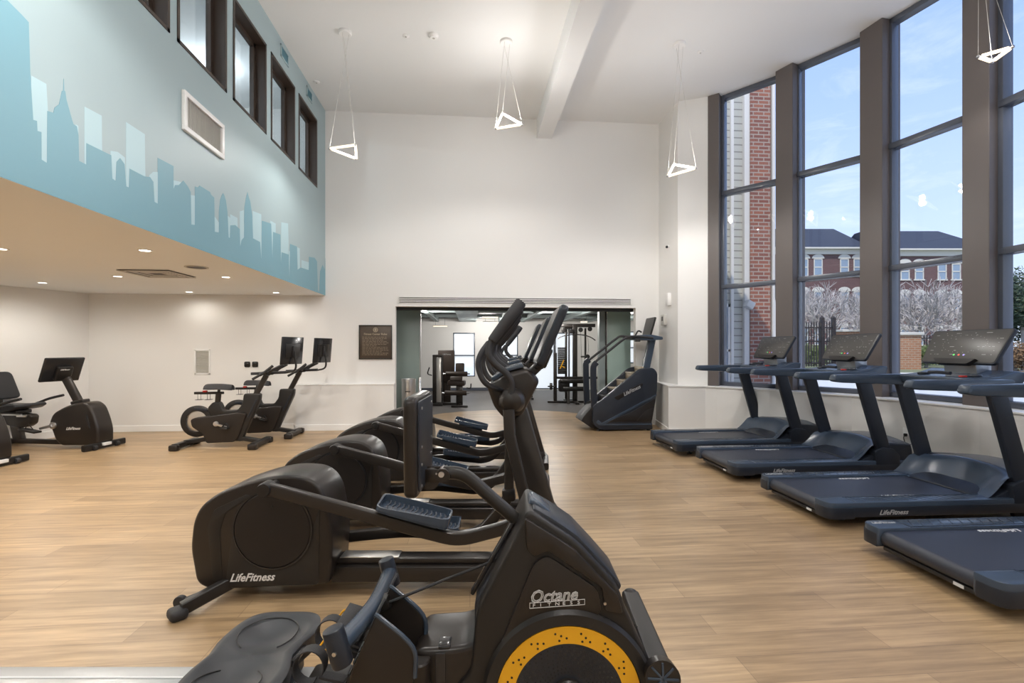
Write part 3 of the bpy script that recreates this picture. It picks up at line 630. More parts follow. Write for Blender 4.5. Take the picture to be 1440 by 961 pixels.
# ------------------------------------------------------------------ outdoors
def W(Xc, Z, z=0): return cam2w(Xc, Z, z)
mb = MB(); mb.b2((4.0, -12, -.3), (70, 12.5, -.15)); struct(mb, 'ground_patio', 'patio')
mb = MB()
fr = [W(3, 13.0), W(60, 13.0), W(60, 75), W(3, 75)]
mb.prism([p[:2] for p in fr], -.3, .70, axis='z'); struct(mb, 'ground_terrace', 'grass')
e = empty('terrace_wall', W(0, 12.8), -TH, 'low pale retaining wall of the raised garden outside the window', 'wall')
mb = MB(); mb.b2((4.2, 0, -.16), (40, .2, .70), .01); mb.build('wall_face', 'patio', e)
mb = MB(); mb.b2((4.2, -.05, .70), (40, .27, .77), .01); mb.build('coping', 'cornice', e)

# neighbouring wing seen through the first bay
e = empty('neighbour_wing', (4.15, 9.3, -.15), 0, 'tall wing with lap siding and a red brick pilaster outside the first window bay', 'building')
H = 9.0
mb = MB(); mb.b2((0, 0, 0), (1.34, .3, H)); mb.build('siding_wall', 'siding_lap', e, True)
mb = MB(); mb.b2((.97, -.05, 0), (1.03, .05, H), .005); mb.b2((1.23, -.08, 0), (1.34, .06, H), .005); mb.build('corner_board', 'cornice', e)
mb = MB(); mb.b2((1.34, -.10, 0), (1.75, .34, H)); mb.build('brick_pilaster', 'brick', e, True)
mb = MB(); mb.b2((1.78, -.12, 0), (1.84, -.05, H), .01); mb.box((1.28, -.16, 2.42), (.16, .14, .14), .02, (0, .5, 0)); mb.build('downpipe', 'cornice', e)
mb = MB(); mb.b2((1.75, .02, 0), (1.88, .34, H)); mb.build('end_wall', 'brick', e, True)
mb = MB()
for a, b in (((.60, -.03, .2), (.67, .02, 2.45)), ((.92, -.03, .2), (.97, .02, 2.45)), ((.60, -.03, 2.38), (.97, .02, 2.45)), ((.60, -.03, 1.5), (.97, .02, 1.55))): mb.b2(a, b, .004)
dd = mb.build('door_casing', 'cornice', e)
mb = MB(); mb.b2((.67, -.012, .25), (.92, -.006, 2.38)); mb.build('glass', 'ext_glass', dd, True)
mb = MB(); mb.cyl((.80, -.06, 3.08), (.80, 0, 3.08), .09, bevel=.01); mb.build('security_camera', 'trim_white', e)  # white disc of the wing's security camera, gives no light

# distant brick block
def arch_window(mb_w, mb_g, x, z0, z1, w):
    mb_w.b2((x-.1, -.08, z0-.12), (x+w+.1, 0, z0), .01)
    for a, b in (((x, -.06, z0), (x+.09, 0, z1)), ((x+w-.09, -.06, z0), (x+w, 0, z1)), ((x, -.06, z1-.09), (x+w, 0, z1)), ((x, -.06, (z0+z1)/2-.05), (x+w, 0, (z0+z1)/2+.05))): mb_w.b2(a, b)
    n = 8; pts = [(x+w/2-(w/2+.18)*math.cos(PI*k/n), z1+.02+(.42)*math.sin(PI*k/n)) for k in range(n+1)]
    mb_w.prism(pts, -.07, 0)
    mb_g.b2((x+.09, -.03, z0), (x+w-.09, -.01, z1-.09))
def block(e, x0, x1, dep, zb, ze, zt, hipL, hipR, wins, rows):
    mb = MB(); mb.b2((x0, 0, zb), (x1, dep, ze-.55)); mb.build('brick_wall', 'brick_far', e, True)
    mb = MB(); mb.b2((x0-.1, -.12, ze-.62), (x1+.1, dep, ze-.1)); mb.b2((x0-.45, -.5, ze-.14), (x1+.45, dep+.4, ze)); mb.build('cornice', 'cornice', e, True)
    mb = MB(); a = (x0-.45, -.5); b = (x1+.45, dep+.4)
    ym = dep/2
    mb.raw([(a[0], a[1], ze), (b[0], a[1], ze), (b[0], b[1], ze), (a[0], b[1], ze), (x0+hipL, ym-.6, zt), (x1-hipR, ym-.6, zt), (x1-hipR, ym+.6, zt), (x0+hipL, ym+.6, zt)],
           [(0, 1, 5, 4), (1, 2, 6, 5), (2, 3, 7, 6), (3, 0, 4, 7), (4, 5, 6, 7), (3, 2, 1, 0)])
    mb.build('roof', 'roof_slate', e, True)
    for z0, z1 in rows:
        for x, w in wins:
            a_, b_ = MB(), MB(); arch_window(a_, b_, x, z0, z1, w)
            f = a_.build('window', 'cornice', e, True); b_.build('pane', 'ext_glass', f, True)
k = 48/690
e = empty('brick_building', W(0, 48), -TH, 'distant dark-roofed brick block with arched windows seen through the second window bay', 'building', 'brick buildings beyond the garden')
block(e, 18, (1206-720)*k+.5, 9, .3, 1.42+141*k, 14.05, 3, .3, [((u-720)*k, .86) for u in (1100, 1124, 1144, 1181, 1200)], [(1.42+102*k, 1.42+126*k), (1.42+58*k, 1.42+80*k), (1.42+6*k, 1.42+30*k)])
k = 45/690
e = empty('brick_building', W(0, 45), -TH, 'distant dark-roofed brick block with arched windows seen through the third window bay', 'building', 'brick buildings beyond the garden')
block(e, (1262-720)*k, (1385-720)*k, 9, .3, 1.42+139*k, 13.1, -.4, .9, [((u-720)*k, .82) for u in (1266, 1286, 1318, 1338)], [(1.42+97*k, 1.42+119*k), (1.42+54*k, 1.42+76*k), (1.42+5*k, 1.42+27*k)])
e = empty('brick_building', W(0, 49.5), -TH, 'distant gabled brick link with a white pediment between the two brick wings', 'building', 'brick buildings beyond the garden')
k = 49.5/690; x0, x1 = (1196-720)*k, (1268-720)*k
mb = MB(); mb.b2((x0, 0, .3), (x1, 6, 1.42+128*k)); mb.build('brick_wall', 'brick_far', e, True)
mb = MB(); zc = 1.42+128*k; xm = (x0+x1)/2
mb.prism([(x0-.3, zc), (x1+.3, zc), (xm, zc+2.4)], -.25, 0, .03); mb.build('pediment', 'cornice', e, True)
mb = MB(); mb.prism([(x0-.5, zc), (xm, zc+2.65), (x1+.5, zc), (x1+.3, zc-.15), (xm, zc+2.42), (x0-.3, zc-.15)], -.4, 6); mb.build('roof', 'roof_slate', e, True)
for u in (1243, 1252):
    a_, b_ = MB(), MB(); arch_window(a_, b_, (u-720)*k, 1.42+88*k, 1.42+108*k, .5); f = a_.build('window', 'cornice', e, True); b_.build('pane', 'ext_glass', f, True)

# iron fence
k = 18/690
e = empty('iron_fence', W((1110-720)*k, 18, .70), -TH, 'black iron picket fence with finials outside the second window bay', 'fence')
L = (1172-1110)*k
mb = MB()
for z in (.15, .95, 1.45): mb.b2((0, -.02, z), (L, .02, z+.045))
mb.build('rail', 'iron', e, True)
for i in range(17):
    x = .05+i*(L-.1)/16
    mb = MB(); mb.b2((x-.014, -.014, .05), (x+.014, .014, 1.62)); mb.cyl((x, 0, 1.62), (x, 0, 1.74), .026, .002, n=6); mb.build('picket', 'iron', e, True)
for x in (.25, L-.42, L):
    mb = MB(); mb.b2((x-.06, -.06, 0), (x+.06, .06, 1.85), .006); mb.cyl((x, 0, 1.85), (x, 0, 1.93), .07, .02, n=4); mb.build('post', 'iron', e, True)
e = empty('iron_fence', W((1282-720)*k, 19.5, .70), -TH, 'low dark iron picket fence right of the brick pier in the third bay', 'fence')
mb = MB()
for z in (.1, 1.1): mb.b2((0, -.02, z), (2.6, .02, z+.04))
mb.build('rail', 'iron', e, True)
for i in range(22):
    mb = MB(); mb.b2((.05+i*.118, -.012, .05), (.072+i*.118, .012, 1.25)); mb.build('picket', 'iron', e, True)
for (u0, u1, Z, t, top) in ((1246, 1281, 17, 'square brick pier with a pale cap outside the third window bay', 468), (1177, 1203, 21, 'brick pier with a pale cap partly hidden behind a treadmill console', 464)):
    k = Z/690; w = (u1-u0)*k; h = 1.42+(490-top)*k-.70
    e = empty('brick_pier', W((u0+u1)/2*k-720*k, Z, .70), -TH, t, 'pier', 'brick piers in the garden')
    mb = MB(); mb.b2((-w/2, -w/2, 0), (w/2, w/2, h-.1)); mb.build('shaft', 'brick_pier', e, True)
    mb = MB(); mb.b2((-w/2-.06, -w/2-.06, h-.1), (w/2+.06, w/2+.06, h), .01); mb.build('cap', 'cornice', e)

def bare_tree(x, y, z0, h, spread, seed, label, stems=8, depth=5):
    rnd = random.Random(seed); V, F_ = [], []
    def seg(a, b, r0, r1):
        d = (b-a).normalized(); s_ = d.orthogonal().normalized(); t_ = d.cross(s_); i0 = len(V)
        for p, r in ((a, r0), (b, r1)):
            for q in range(3):
                an = 2*PI*q/3; V.append(p+s_*r*math.cos(an)+t_*r*math.sin(an))
        for q in range(3): F_.append((i0+q, i0+(q+1) % 3, i0+3+(q+1) % 3, i0+3+q))
    def grow(p, d, l, r, n):
        q = p+d*l; seg(p, q, r, r*.75)
        if n == 0: return
        for k in range(3 if n < 5 else 2):
            nd = (d+Vector((rnd.uniform(-1, 1), rnd.uniform(-1, 1), rnd.uniform(-.45, .75)))*.75).normalized()
            grow(q, nd, l*rnd.uniform(.62, .88), max(r*.66, .011), n-1)
    for k in range(stems):
        a = 2*PI*k/stems+rnd.random()
        grow(Vector((rnd.uniform(-.15, .15), rnd.uniform(-.15, .15), 0)), Vector((math.cos(a)*spread, math.sin(a)*spread, 1)).normalized(), h*.29, .05, depth)
    e = empty('bare_tree', (x, y, z0), 0, label, 'tree', 'bare trees in the garden')
    mb = MB(); mb.raw(V, F_); mb.build('branches', 'bark', e, True)
    mb = MB(); mb.lathe([(.22, 0), (.16, .1), (.10, .3), (0, .34)], n=10); mb.build('trunk_base', 'bark', e)
for i, (u, Z, h, t) in enumerate(((1136, 23, 3.9, 'bare pale branching tree behind the black iron fence'), (1182, 24, 4.0, 'bare pale branching tree at the right edge of the second window bay'),
                                  (1262, 21, 3.6, 'bare pale branching tree rising behind the brick pier'), (1306, 23, 3.8, 'bare pale branching tree in the middle of the third window bay'), (1345, 20, 3.4, 'bare pale branching tree at the right side of the third window bay'))):
    x, y, _ = W((u-720)/690*Z, Z); bare_tree(x, y, .70, h, .75, 11+i, t)

def leafy(name, x, y, z0, rad, m, n, leaf, label, cat, trunk=0, seed=1):
    rnd = random.Random(seed); V, F_ = [], []
    rx, ry, rz = rad
    blobs = [(Vector((rnd.uniform(-.5, .5)*rx, rnd.uniform(-.5, .5)*ry, rz+trunk+rnd.uniform(-.55, .55)*rz)), rnd.uniform(.42, .62)) for _ in range(14)]
    for k in range(n):
        c, s_ = rnd.choice(blobs); d = Vector((rnd.gauss(0, 1), rnd.gauss(0, 1), rnd.gauss(0, 1))).normalized()
        q = c+Vector((d.x*rx, d.y*ry, d.z*rz))*s_*rnd.uniform(.7, 1.05)
        u = Vector((rnd.gauss(0, 1), rnd.gauss(0, 1), rnd.gauss(0, 1))).normalized(); w = u.orthogonal().normalized()
        l = leaf*rnd.uniform(.6, 1.2); i0 = len(V); nrm = u.cross(w)*l*.15
        V += [q-u*l, q+w*l*.42+nrm, q+u*l, q-w*l*.42+nrm]; F_.append((i0, i0+1, i0+2)); F_.append((i0, i0+2, i0+3))
    e = empty(name, (x, y, z0), 0, label, cat)
    mb = MB(); mb.raw(V, F_); mb.build('foliage', m, e, True)
    mb = MB(); mb.tube([(0, 0, 0), (.05, 0, trunk*.6+.2), (0, .05, trunk+rz)], .06+.03*trunk, 8); mb.build('trunk', 'bark', e)
k = 15/690
x, y, _ = W((1440-720)*k, 15); leafy('evergreen_tree', x, y, .70, (.95, .95, 1.35), 'leaf', 9000, .07, 'dense dark evergreen tree outside at the right edge of the photo', 'tree', .75, 2)
x, y, _ = W((1428-720)*k*.93, 14); leafy('rust_shrub', x, y, .70, (.9, .6, .45), 'leaf_rust', 3500, .05, 'rust-coloured winter shrub under the evergreen tree', 'shrub', 0, 3)
x, y, _ = W((1302-720)*k*1.2, 18); leafy('hedge', x, y, .70, (1.0, .5, .42), 'hedge_leaf', 3000, .05, 'yellow-green clipped hedge right of the brick pier', 'hedge', 0, 4)
x, y, _ = W((1140-720)*k*1.35, 20.3); leafy('hedge', x, y, .70, (1.2, .5, .45), 'hedge_leaf', 3000, .05, 'green hedge seen through the pickets of the black iron fence', 'hedge', 0, 5)

# room above the low ceiling behind the mural windows
mb = MB(); mb.b2((XL, YBACK, ZC), (XM-.15, YB, ZC+.1)); struct(mb, 'ceiling_upper', 'ceiling_paint')
mb = MB(); mb.b2((XM-2.1, YBACK, ZS+.2), (XM-2.0, YB, ZC)); struct(mb, 'wall_upper', 'wall_paint')
for y in (1.5, 4.5, 7.5):  # added lamps without fittings, to brighten the room behind the upper windows
    l = bpy.data.lights.new('upper_fill', 'POINT'); l.energy = 28; l.color = (.88, .94, 1); l.shadow_soft_size = .02
    lo = bpy.data.objects.new('upper_fill', l); COL.objects.link(lo); lo.location = (XM-1.2, y, 5.2)
for x, y, t in spots+[(-4.4, 3.0, ''), (-3.1, 3.0, ''), (-4.4, .8, ''), (-3.1, .8, ''), (-5.9, 5.2, ''), (-5.9, 2.5, '')]:  # those after spots have no fitting, added unseen to brighten the low area
    l = bpy.data.lights.new('spot_and_fill', 'SPOT'); l.energy = 14 if y > 8 else 62; l.color = (1, .955, .88); l.shadow_soft_size = .05; l.spot_size = R(174); l.spot_blend = .6
    lo = bpy.data.objects.new('spot_and_fill', l); COL.objects.link(lo); lo.location = (x, y, ZS-.02)
# ------------------------------------------------------------------ treadmills (local: x = the way the runner faces, y = left, origin at rear centre)
def make_treadmill(label):
    t = empty('treadmill', (0, 0, 0), 0, label, 'treadmill', 'treadmills along the window')
    HW = .475
    for s in (-1, 1):
        # side deck with rounded rear end cap
        mb = MB()
        o = rc([(.0, s*.315), (.0, s*HW, .09), (1.98, s*HW), (1.98, s*.315)], .012, 6)
        mb.prism(o, .085, .205, .014, axis='z'); mb.build('side_rail', 'sky_tinted_plastic', t)
        mb = MB(); mb.prism(rc([(-.003, s*.33), (-.003, s*(HW+.004), .09), (.22, s*(HW+.004)), (.22, s*.33)], .006, 6), .075, .165, .008, axis='z'); mb.b2((.2, s*(HW-.004), .09), (1.95, s*(HW+.003), .165), .003); mb.build('side_skirt', 'tread_side', t)
        mb = MB()
        for k in range(13): mb.box((.30+k*.075, s*.395, .2058), (.005, .11, .003), rot=(0, 0, -s*.5))
        mb.b2((.24, s*.328, .204), (1.42, s*.334, .2075)); mb.b2((.236, s*.32, .204), (.242, s*(HW-.012), .2075)); mb.build('tread_groove', 'tread_side', t)
        mb = MB(); mb.bar([(1.74, s*.43, .12), (1.69, s*.43, .34), (1.46, s*.43, 1.10)], .055, .155, .02); mb.build('upright', 'tread_side', t)
        mb = MB(); mb.prism(rc([(1.585, .12), (1.575, .31), (1.66, .35), (1.79, .33), (1.86, .26), (1.86, .12)], .02), s*.432-.045, s*.432+.045, .008); mb.build('upright_collar', 'tread_side', t)
        mb = MB(); mb.prism(rc([(.70, 1.10, .04), (.73, 1.165, .02), (1.35, 1.17), (1.62, 1.165), (1.60, 1.10), (1.42, 1.06), (.78, 1.085)], .03), s*.42-.045, s*.42+.045, .018); mb.build('handrail', 'sky_tinted_plastic', t)
    mb = MB(); mb.b2((.062, -.312, .125), (1.5, .312, .185), .0); mb.cyl((.062, -.312, .136), (.062, .312, .136), .049, n=32); mb.build('belt', 'sky_tinted_rubber', t)
    mb = MB(); mb.b2((.035, -.32, .058), (.075, .32, .085), .006); mb.b2((.06, -.30, .07), (1.9, .30, .12), .004); mb.build('deck_frame', 'black_plastic', t)
    mb = MB(); mb.b2((.031, -.235, .063), (.036, -.175, .081)); mb.build('sticker', 'white_print', t)
    for s in (-1, 1):
        mb = MB(); mb.cyl((.012, s*.322, .14), (.03, s*.322, .14), .007, n=10); mb.build('bolt', 'silver', t)
        mb = MB(); mb.cyl((.26, s*.26, 0), (.26, s*.26, .014), .035, n=20, bevel=.003); mb.cyl((.26, s*.26, .014), (.26, s*.26, .08), .012, n=10); mb.build('foot', 'black_plastic', t)
        mb = MB(); mb.cyl((1.75, s*.36-.02, .05), (1.75, s*.36+.02, .05), .05, n=20, bevel=.005); mb.build('wheel', 'grip_rubber', t)
    # motor hood: low in the middle, raised at the sides
    def hood(u, v):
        x = 1.36+u*.66; y = -.45+v*.90; a = abs(y)/.45
        up = min(1, u/.55); up = up*up*(3-2*up)
        z = .19+up*(.17+.06*math.cos(y*3.2))+(.075*max(0, 1-abs(u-.28)/.3))*(a**6)
        if a < .72: z -= .045*(1-(a/.72)**4)*math.sin(min(1, u/.5)*PI)
        x += .035*(1-a*a)*(1-u)
        return (x, y, z)
    mb = MB(); mb.grid(hood, 28, 30)
    t2 = mb.bm
    mb.build('motor_hood', 'sky_tinted_plastic', t)
    mb = MB(); mb.prism(rc([(1.40, .09), (1.40, .19), (1.58, .26), (1.72, .395), (2.02, .375), (2.04, .3), (2.04, .09)], .02), -.44, .44, .02); mb.build('motor_housing', 'tread_side', t)
    # cross tray and console
    mb = MB(); mb.prism(rc([(1.40, 1.085), (1.38, 1.165), (1.58, 1.185), (1.72, 1.23), (1.80, 1.22), (1.78, 1.13), (1.6, 1.075)], .02), -.39, .39, .015)
    mb.build('tray', 'sky_tinted_plastic', t)
    for s in (-1, 1):
        mb = MB(); mb.lathe([(0, 0), (.045, 0), (.05, .012), (.042, .022), (.035, .012), (0, .010)], (1.50, s*.24, 1.172), (0, 0, 1), 24); mb.build('cup_holder', 'tread_side', t)
    mb = MB(); mb.bar([(1.42, -.10, 1.20), (1.40, 0, 1.205), (1.42, .10, 1.20)], .03, .035, .012, up=(0, 0, 1)); mb.build('sensor_bar', 'tread_side', t)
    mb = MB(); mb.box((1.43, -.20, 1.178), (.05, .035, .014), .004); mb.build('stop_clip', 'red_plastic', t)
    mb = MB(); mb.prism(rc([(1.62, 1.18), (1.60, 1.30), (1.70, 1.36), (1.76, 1.30), (1.76, 1.18)], .015), -.15, .15, .015); mb.build('console_neck', 'alum', t)
    # console slab
    p0, p1 = Vector((1.565, 0, 1.285)), Vector((1.735, 0, 1.59)); ez = (p1-p0).normalized(); H = (p1-p0).length
    m = frame_mtx(p0, (0, -1, 0), ez)      # x -> right of the runner, y -> up the face, z -> out to the runner
    slab = lambda w0, w1, h0, h1, r: rc([(-w0, h0), (w0, h0), (w1, h1), (-w1, h1)], r, 4)
    mb = MB(); mb.prism(slab(.34, .365, 0, H, .03), -.032, 0, .008, axis='z', mtx=m); mb.build('console_back', 'tread_side', t)
    c = None
    mb = MB(); mb.prism(slab(.330, .355, .012, H-.010, .024), -.002, .003, .001, axis='z', mtx=m); c = mb.build('console', 'screen_grey', t)
    mb = MB(); mb.prism(rc([(-.14, -.02), (.14, -.02), (.20, .035), (-.20, .035)], .015), -.01, .035, .008, axis='z', mtx=m); mb.build('console_ledge', 'black_plastic', t)
    rnd = random.Random(5)
    mb = MB()
    for k in range(46):
        x, y = rnd.uniform(-.31, .31), rnd.choice([.09, .13, .17, .21, .25, .29, .31]); w = rnd.choice([.006, .008, .012, .02, .03])
        mb.box((x, y, .0035), (w, .004, .001))
    for k in range(26):
        a = PI*k/13; mb.box((.04*math.cos(a)*5, .20+.09*math.sin(a), .0035), (.004, .004, .001))
    mb._merge(bmesh.new(), None); 
    mb.bm.transform(m); mb.build('console_print', 'grey_print', c, True)
    for nm, x, mm in (('green_key', -.045, 'green_icon'), ('red_key', 0, 'red_icon'), ('blue_key', .045, 'blue_icon')):
        mb = MB(); mb.cyl((x, .085, .002), (x, .085, .005), .009, n=14); mb.bm.transform(m); mb.build(nm, mm, c)
    # lettering on the belt (both ways), on the side skirt and on the rear cap
    mb = MB(); mb.text(LF, .062, frame_mtx((.62, -.285, .1855), (1, 0, 0), (0, 1, 0)), .001, .35, .001, 1.15); mb.build('belt_logo', 'white_print', t)
    mb = MB(); mb.text(LF, .062, frame_mtx((.98, .29, .1855), (-1, 0, 0), (0, -1, 0)), .001, .35, .001, 1.15); mb.build('belt_logo', 'white_print', t)
    mb = MB(); mb.text(LF, .052, frame_mtx((.42, -.4795, .106), (1, 0, 0), (0, 0, 1)), .001, .35, .001, 1.1); mb.build('side_logo', 'grey_print', t)
    mb = MB(); mb.text(LF, .045, frame_mtx((.03, .40, .2062), (1, 0, 0), (0, 1, 0)), .001, .35, .001, .9); mb.build('cap_logo', 'grey_print', t)
    return t
TM = [((2.74, 2.77), 0, 'treadmill nearest the viewer, its deck cut off by the right edge of the photo'), ((2.80, 4.09), 0, 'second treadmill from the viewer, with the largest fully visible grey console'),
      ((2.78, 5.42), 0, 'third treadmill from the viewer, second smallest console, beside the second window bay'), ((2.68, 6.64), 0, 'treadmill farthest from the viewer, smallest of the row, beside the stair climber')]
tm0 = make_treadmill(TM[0][2]); tm0.location = (*TM[0][0], 0); tm0.rotation_euler.z = R(-1)
for (p, a, l) in TM[1:]: dup(tm0, (*p, 0), R(-.5 if p[1] < 6 else 2), l)

# ------------------------------------------------------------------ elliptical trainers (local: x = the way the user faces)
def make_elliptical(label):
    t = empty('elliptical_trainer', (0, 0, 0), 0, label, 'elliptical trainer', 'elliptical trainers in a row')
    out = [(-1.80, .30, .05), (-1.785, .45, .06), (-1.745, .535, .06), (-1.64, .615, .08), (-1.44, .685, .15), (-1.29, .712, .15), (-1.15, .70, .1), (-1.08, .655, .08), (-1.04, .58, .06), (-1.0, .35, .1), (-1.02, .10, .03), (-1.68, .066, .05), (-1.765, .10, .05)]
    mb = MB(); mb.prism(rc(out, .06, 5), -.16, .16, .02, seg=3); mb.build('drive_housing', 'panel_plastic', t)
    # recessed side cover lines
    for s in (-1, 1):
        y0, y1 = sorted((s*.155, s*.1635))
        mb = MB(); mb.prism(rc([(-1.67, .12), (-1.70, .42), (-1.66, .52), (-1.48, .605), (-1.455, .59), (-1.60, .50), (-1.63, .40), (-1.615, .12)], .02), y0, y1, .002); mb.prism(rc([(-1.60, .09), (-1.08, .10), (-1.07, .56), (-1.11, .40), (-1.20, .25), (-1.335, .19), (-1.47, .25), (-1.56, .40)], .02), y0, y1, .002); mb.build('side_cover', 'black_plastic', t)
        mb = MB(); mb.ring((-1.335, s*.160, .408), .214, .224, .010, (0, s, 0), 56); mb.build('disc_seam', 'screen_dark', t)
        mb = MB(); mb.lathe([(0, 0), (.213, 0), (.213, .008), (.208, .013), (.04, .016), (0, .018)], (-1.335, s*.158, .408), (0, s, 0), 56); d = mb.build('side_disc', 'disc_plastic', t)
        for dx, dz in ((0, .13), (0, -.005)):
            mb = MB(); mb.cyl((-1.335+dx, s*.17, .408+dz), (-1.335+dx, s*.177, .408+dz), .006, n=10); mb.build('screw', 'black_plastic', d)
    mb = MB(); mb.text(LF, .062, frame_mtx((-1.575, -.1645, .118), (1, 0, .03), (0, 0, 1)), .002, .4, .0012, .95); mb.build('logo', 'white_print', t)
    # rear feet
    for s in (-1, 1):
        mb = MB(); mb.bar([(-1.50, s*.05, .13), (-1.60, s*.15, .095), (-1.74, s*.31, .045)], .07, .05, .015, up=(0, 0, 1)); mb.build('rear_foot', 'black_plastic', t)
        mb = MB(); mb.box((-1.755, s*.325, .028), (.085, .10, .056), .022, (0, 0, -s*.85), 3); mb.build('rubber_foot', 'grip_rubber', t)
        mb = MB(); mb.cyl((-1.80, s*.235-.015, .042), (-1.80, s*.235+.015, .042), .034, n=20, bevel=.004); mb.bar([(-1.80, s*.235, .045), (-1.70, s*.22, .08)], .03, .02, .005); mb.build('wheel', 'grip_rubber', t)
    # base rail and front foot
    mb = MB(); mb.b2((-1.04, -.09, .075), (.34, .09, .165), .012); mb.b2((-1.04, -.055, .165), (.30, .055, .20), .01); mb.build('base_rail', 'frame_metal', t)
    mb = MB(); mb.b2((-1.0, -.05, .2), (-.66, .05, .206), .002); mb.build('rail_insert', 'steel', t)
    mb = MB(); mb.bar([(.34, -.34, .05), (.36, 0, .075), (.34, .34, .05)], .08, .07, .02, up=(0, 0, 1)); mb.build('front_foot', 'black_plastic', t)
    # mast and console head
    mb = MB(); mb.prism([(-.035, 1.08), (.085, 1.08), (.375, .06), (.19, .06)], -.06, .06, .02); mb.build('mast', 'frame_metal', t)
    mb = MB(); mb.prism(rc([(-.145, 1.215), (-.02, 1.285), (.09, 1.312), (.158, 1.24), (.055, 1.04), (-.04, 1.02), (-.10, 1.09)], .03), -.17, .17, .03, seg=3); mb.build('console_body', 'panel_plastic', t)
    mb = MB(); mb.prism(rc([(-.10, 1.235), (-.02, 1.29), (.07, 1.315), (.06, 1.335), (-.03, 1.31), (-.12, 1.25)], .01), -.15, .15, .006); mb.build('tray', 'sky_tinted_plastic', t)
    mb = MB(); mb.bar([(.10, 0, 1.26), (.17, 0, 1.33), (.20, 0, 1.40)], .12, .05, .015); mb.box((.155, 0, 1.315), (.05, .20, .03), .008); mb.build('console_neck', 'black_plastic', t)
    p0, p1 = Vector((.125, 0, 1.318)), Vector((.272, 0, 1.665)); ez = (p1-p0).normalized(); m = frame_mtx(p0, (0, -1, 0), ez); H = (p1-p0).length
    mb = MB(); mb.prism(rc([(-.235, .01), (.235, .01), (.25, H), (-.25, H)], .035), -.045, 0, .014, axis='z', mtx=m, seg=3); c = mb.build('console', 'tread_side', t)
    mb = MB(); mb.prism(rc([(-.222, .03), (.222, .03), (.235, H-.014), (-.235, H-.014)], .025), 0, .003, .001, axis='z', mtx=m); mb.build('screen', 'screen_grey', c)
    mb = MB(); mb.box((0, .07, -.055), (.16, .12, .03), .012); mb.bm.transform(m); mb.build('console_mount', 'black_plastic', t)
    # moving arms, hubs, foot links
    for s in (-1, 1):
        y = s*.27
        near = s < 0
        mb = MB(); mb.lathe([(0, 0), (.072, 0), (.074, .03), (.066, .07), (.05, .093), (.02, .105), (0, .107)], (0, s*.17, 1.13), (0, s, 0), 32); mb.build('hub', 'panel_plastic', t)
        mb = MB()
        P = [(-.005, y*.92, 1.17), (-.003, y*.95, 1.23), (-.03, y, 1.285), (-.09, y*1.02, 1.335), (-.122, y*1.03, 1.385), (-.118, y*1.0, 1.44), (-.092, y*.97, 1.49)]
        mb.tube(cr(P, 5), .0185, 14, up=(0, 1, 0)); mb.build('arm', 'grip_rubber', t)
        mb = MB(); g0, g1 = Vector((-.112, y*1.0, 1.455)), Vector((.053, y*.86, 1.675)); d = (g1-g0).normalized()
        mb.tube([g0, g0+d*.008, g0+d*.03, g0.lerp(g1, .5), g1-d*.012, g1-d*.003, g1], .031, 18, scales=[.6, .8, .85, 1, 1.06, .9, .5], up=(0, 1, 0)); mb.build('grip', 'grip_rubber', t)
        mb = MB(); q = s*.215
        mb.tube(cr([(-.06, s*.165, 1.185), (-.10, s*.20, 1.20), (-.15, q, 1.235), (-.178, q, 1.29), (-.184, q, 1.345), (-.165, s*.20, 1.40), (-.13, s*.16, 1.45)], 5), .016, 12); mb.build('fixed_handle', 'grip_rubber', t)
        # pole down to the foot link
        b = Vector((.08, y, .565)) if near else Vector((-.02, y, .47))
        mb = MB(); mb.bar([(-.018, y*.97, 1.09), (-.012, y, .95), tuple(b)], .05, .062, .018); mb.build('arm_pole', 'frame_metal', t)
        mb = MB(); mb.box((b.x, b.y, b.z+.005), (.085, .075, .085), .02, (0, -.12, 0)); mb.build('joint_cover', 'black_plastic', t)
        if near: L = [(-1.317, y, .667), (-1.22, y, .645), (-.72, y, .508), (-.40, y, .42), (-.28, y, .402), (-.16, y, .425), (0, y, .475), (.075, y, .545)]; pm = Vector((-.53, s*.235, .515)); pd = Vector((.37, 0, -.095))
        else: L = [(-1.317, y, .17), (-1.22, y, .185), (-.72, y, .235), (-.42, y, .215), (-.30, y, .21), (-.18, y, .26), (-.06, y, .40), (-.03, y, .455)]; pm = Vector((-.53, s*.235, .275)); pd = Vector((.37, 0, -.035))
        mb = MB(); mb.bar(cr(L, 4), .05, .068, .014); mb.build('foot_link', 'frame_metal', t)
        a = Vector(L[0])
        mb = MB(); mb.lathe([(0, 0), (.034, 0), (.038, .008), (.038, .07), (.034, .082), (0, .085)], a-Vector((0, s*.045, 0)), (0, s, 0), 24); mb.cyl(a-Vector((0, s*.12, 0)), a, .02, n=14); mb.build('link_pivot', 'black_plastic', t)
        # pedal tray
        m = frame_mtx(pm, pd, (0, 1, 0))
        mb = MB(); o = rc([(-.20, -.095), (.195, -.105), (.195, .105), (-.20, .095)], .04)
        mb.prism(o, 0, .012, .004, axis='z', mtx=m)
        n = len(o); i_ = [(x*.95, y_*.90) for x, y_ in o]
        V = []; Fc = []
        for k in range(n):
            h = (.028+.03*max(0, o[k][0])/.195) if o[k][1]*s > 0 else .045
            V += [(o[k][0], o[k][1], 0), (o[k][0], o[k][1], h), (i_[k][0], i_[k][1], h), (i_[k][0], i_[k][1], 0)]
        for k in range(n):
            k2 = (k+1) % n
            for r_ in range(3): Fc.append((4*k+r_, 4*k2+r_, 4*k2+r_+1, 4*k+r_+1))
        mb.raw([m @ Vector(v) for v in V], Fc); mb.box(m @ Vector((0, s*.02, -.02)), (.28, .06, .035), .01, (0, math.atan2(.095, .37) if near else .09, 0))
        p = mb.build('pedal', 'sky_tinted_plastic', t)
        mb = MB()
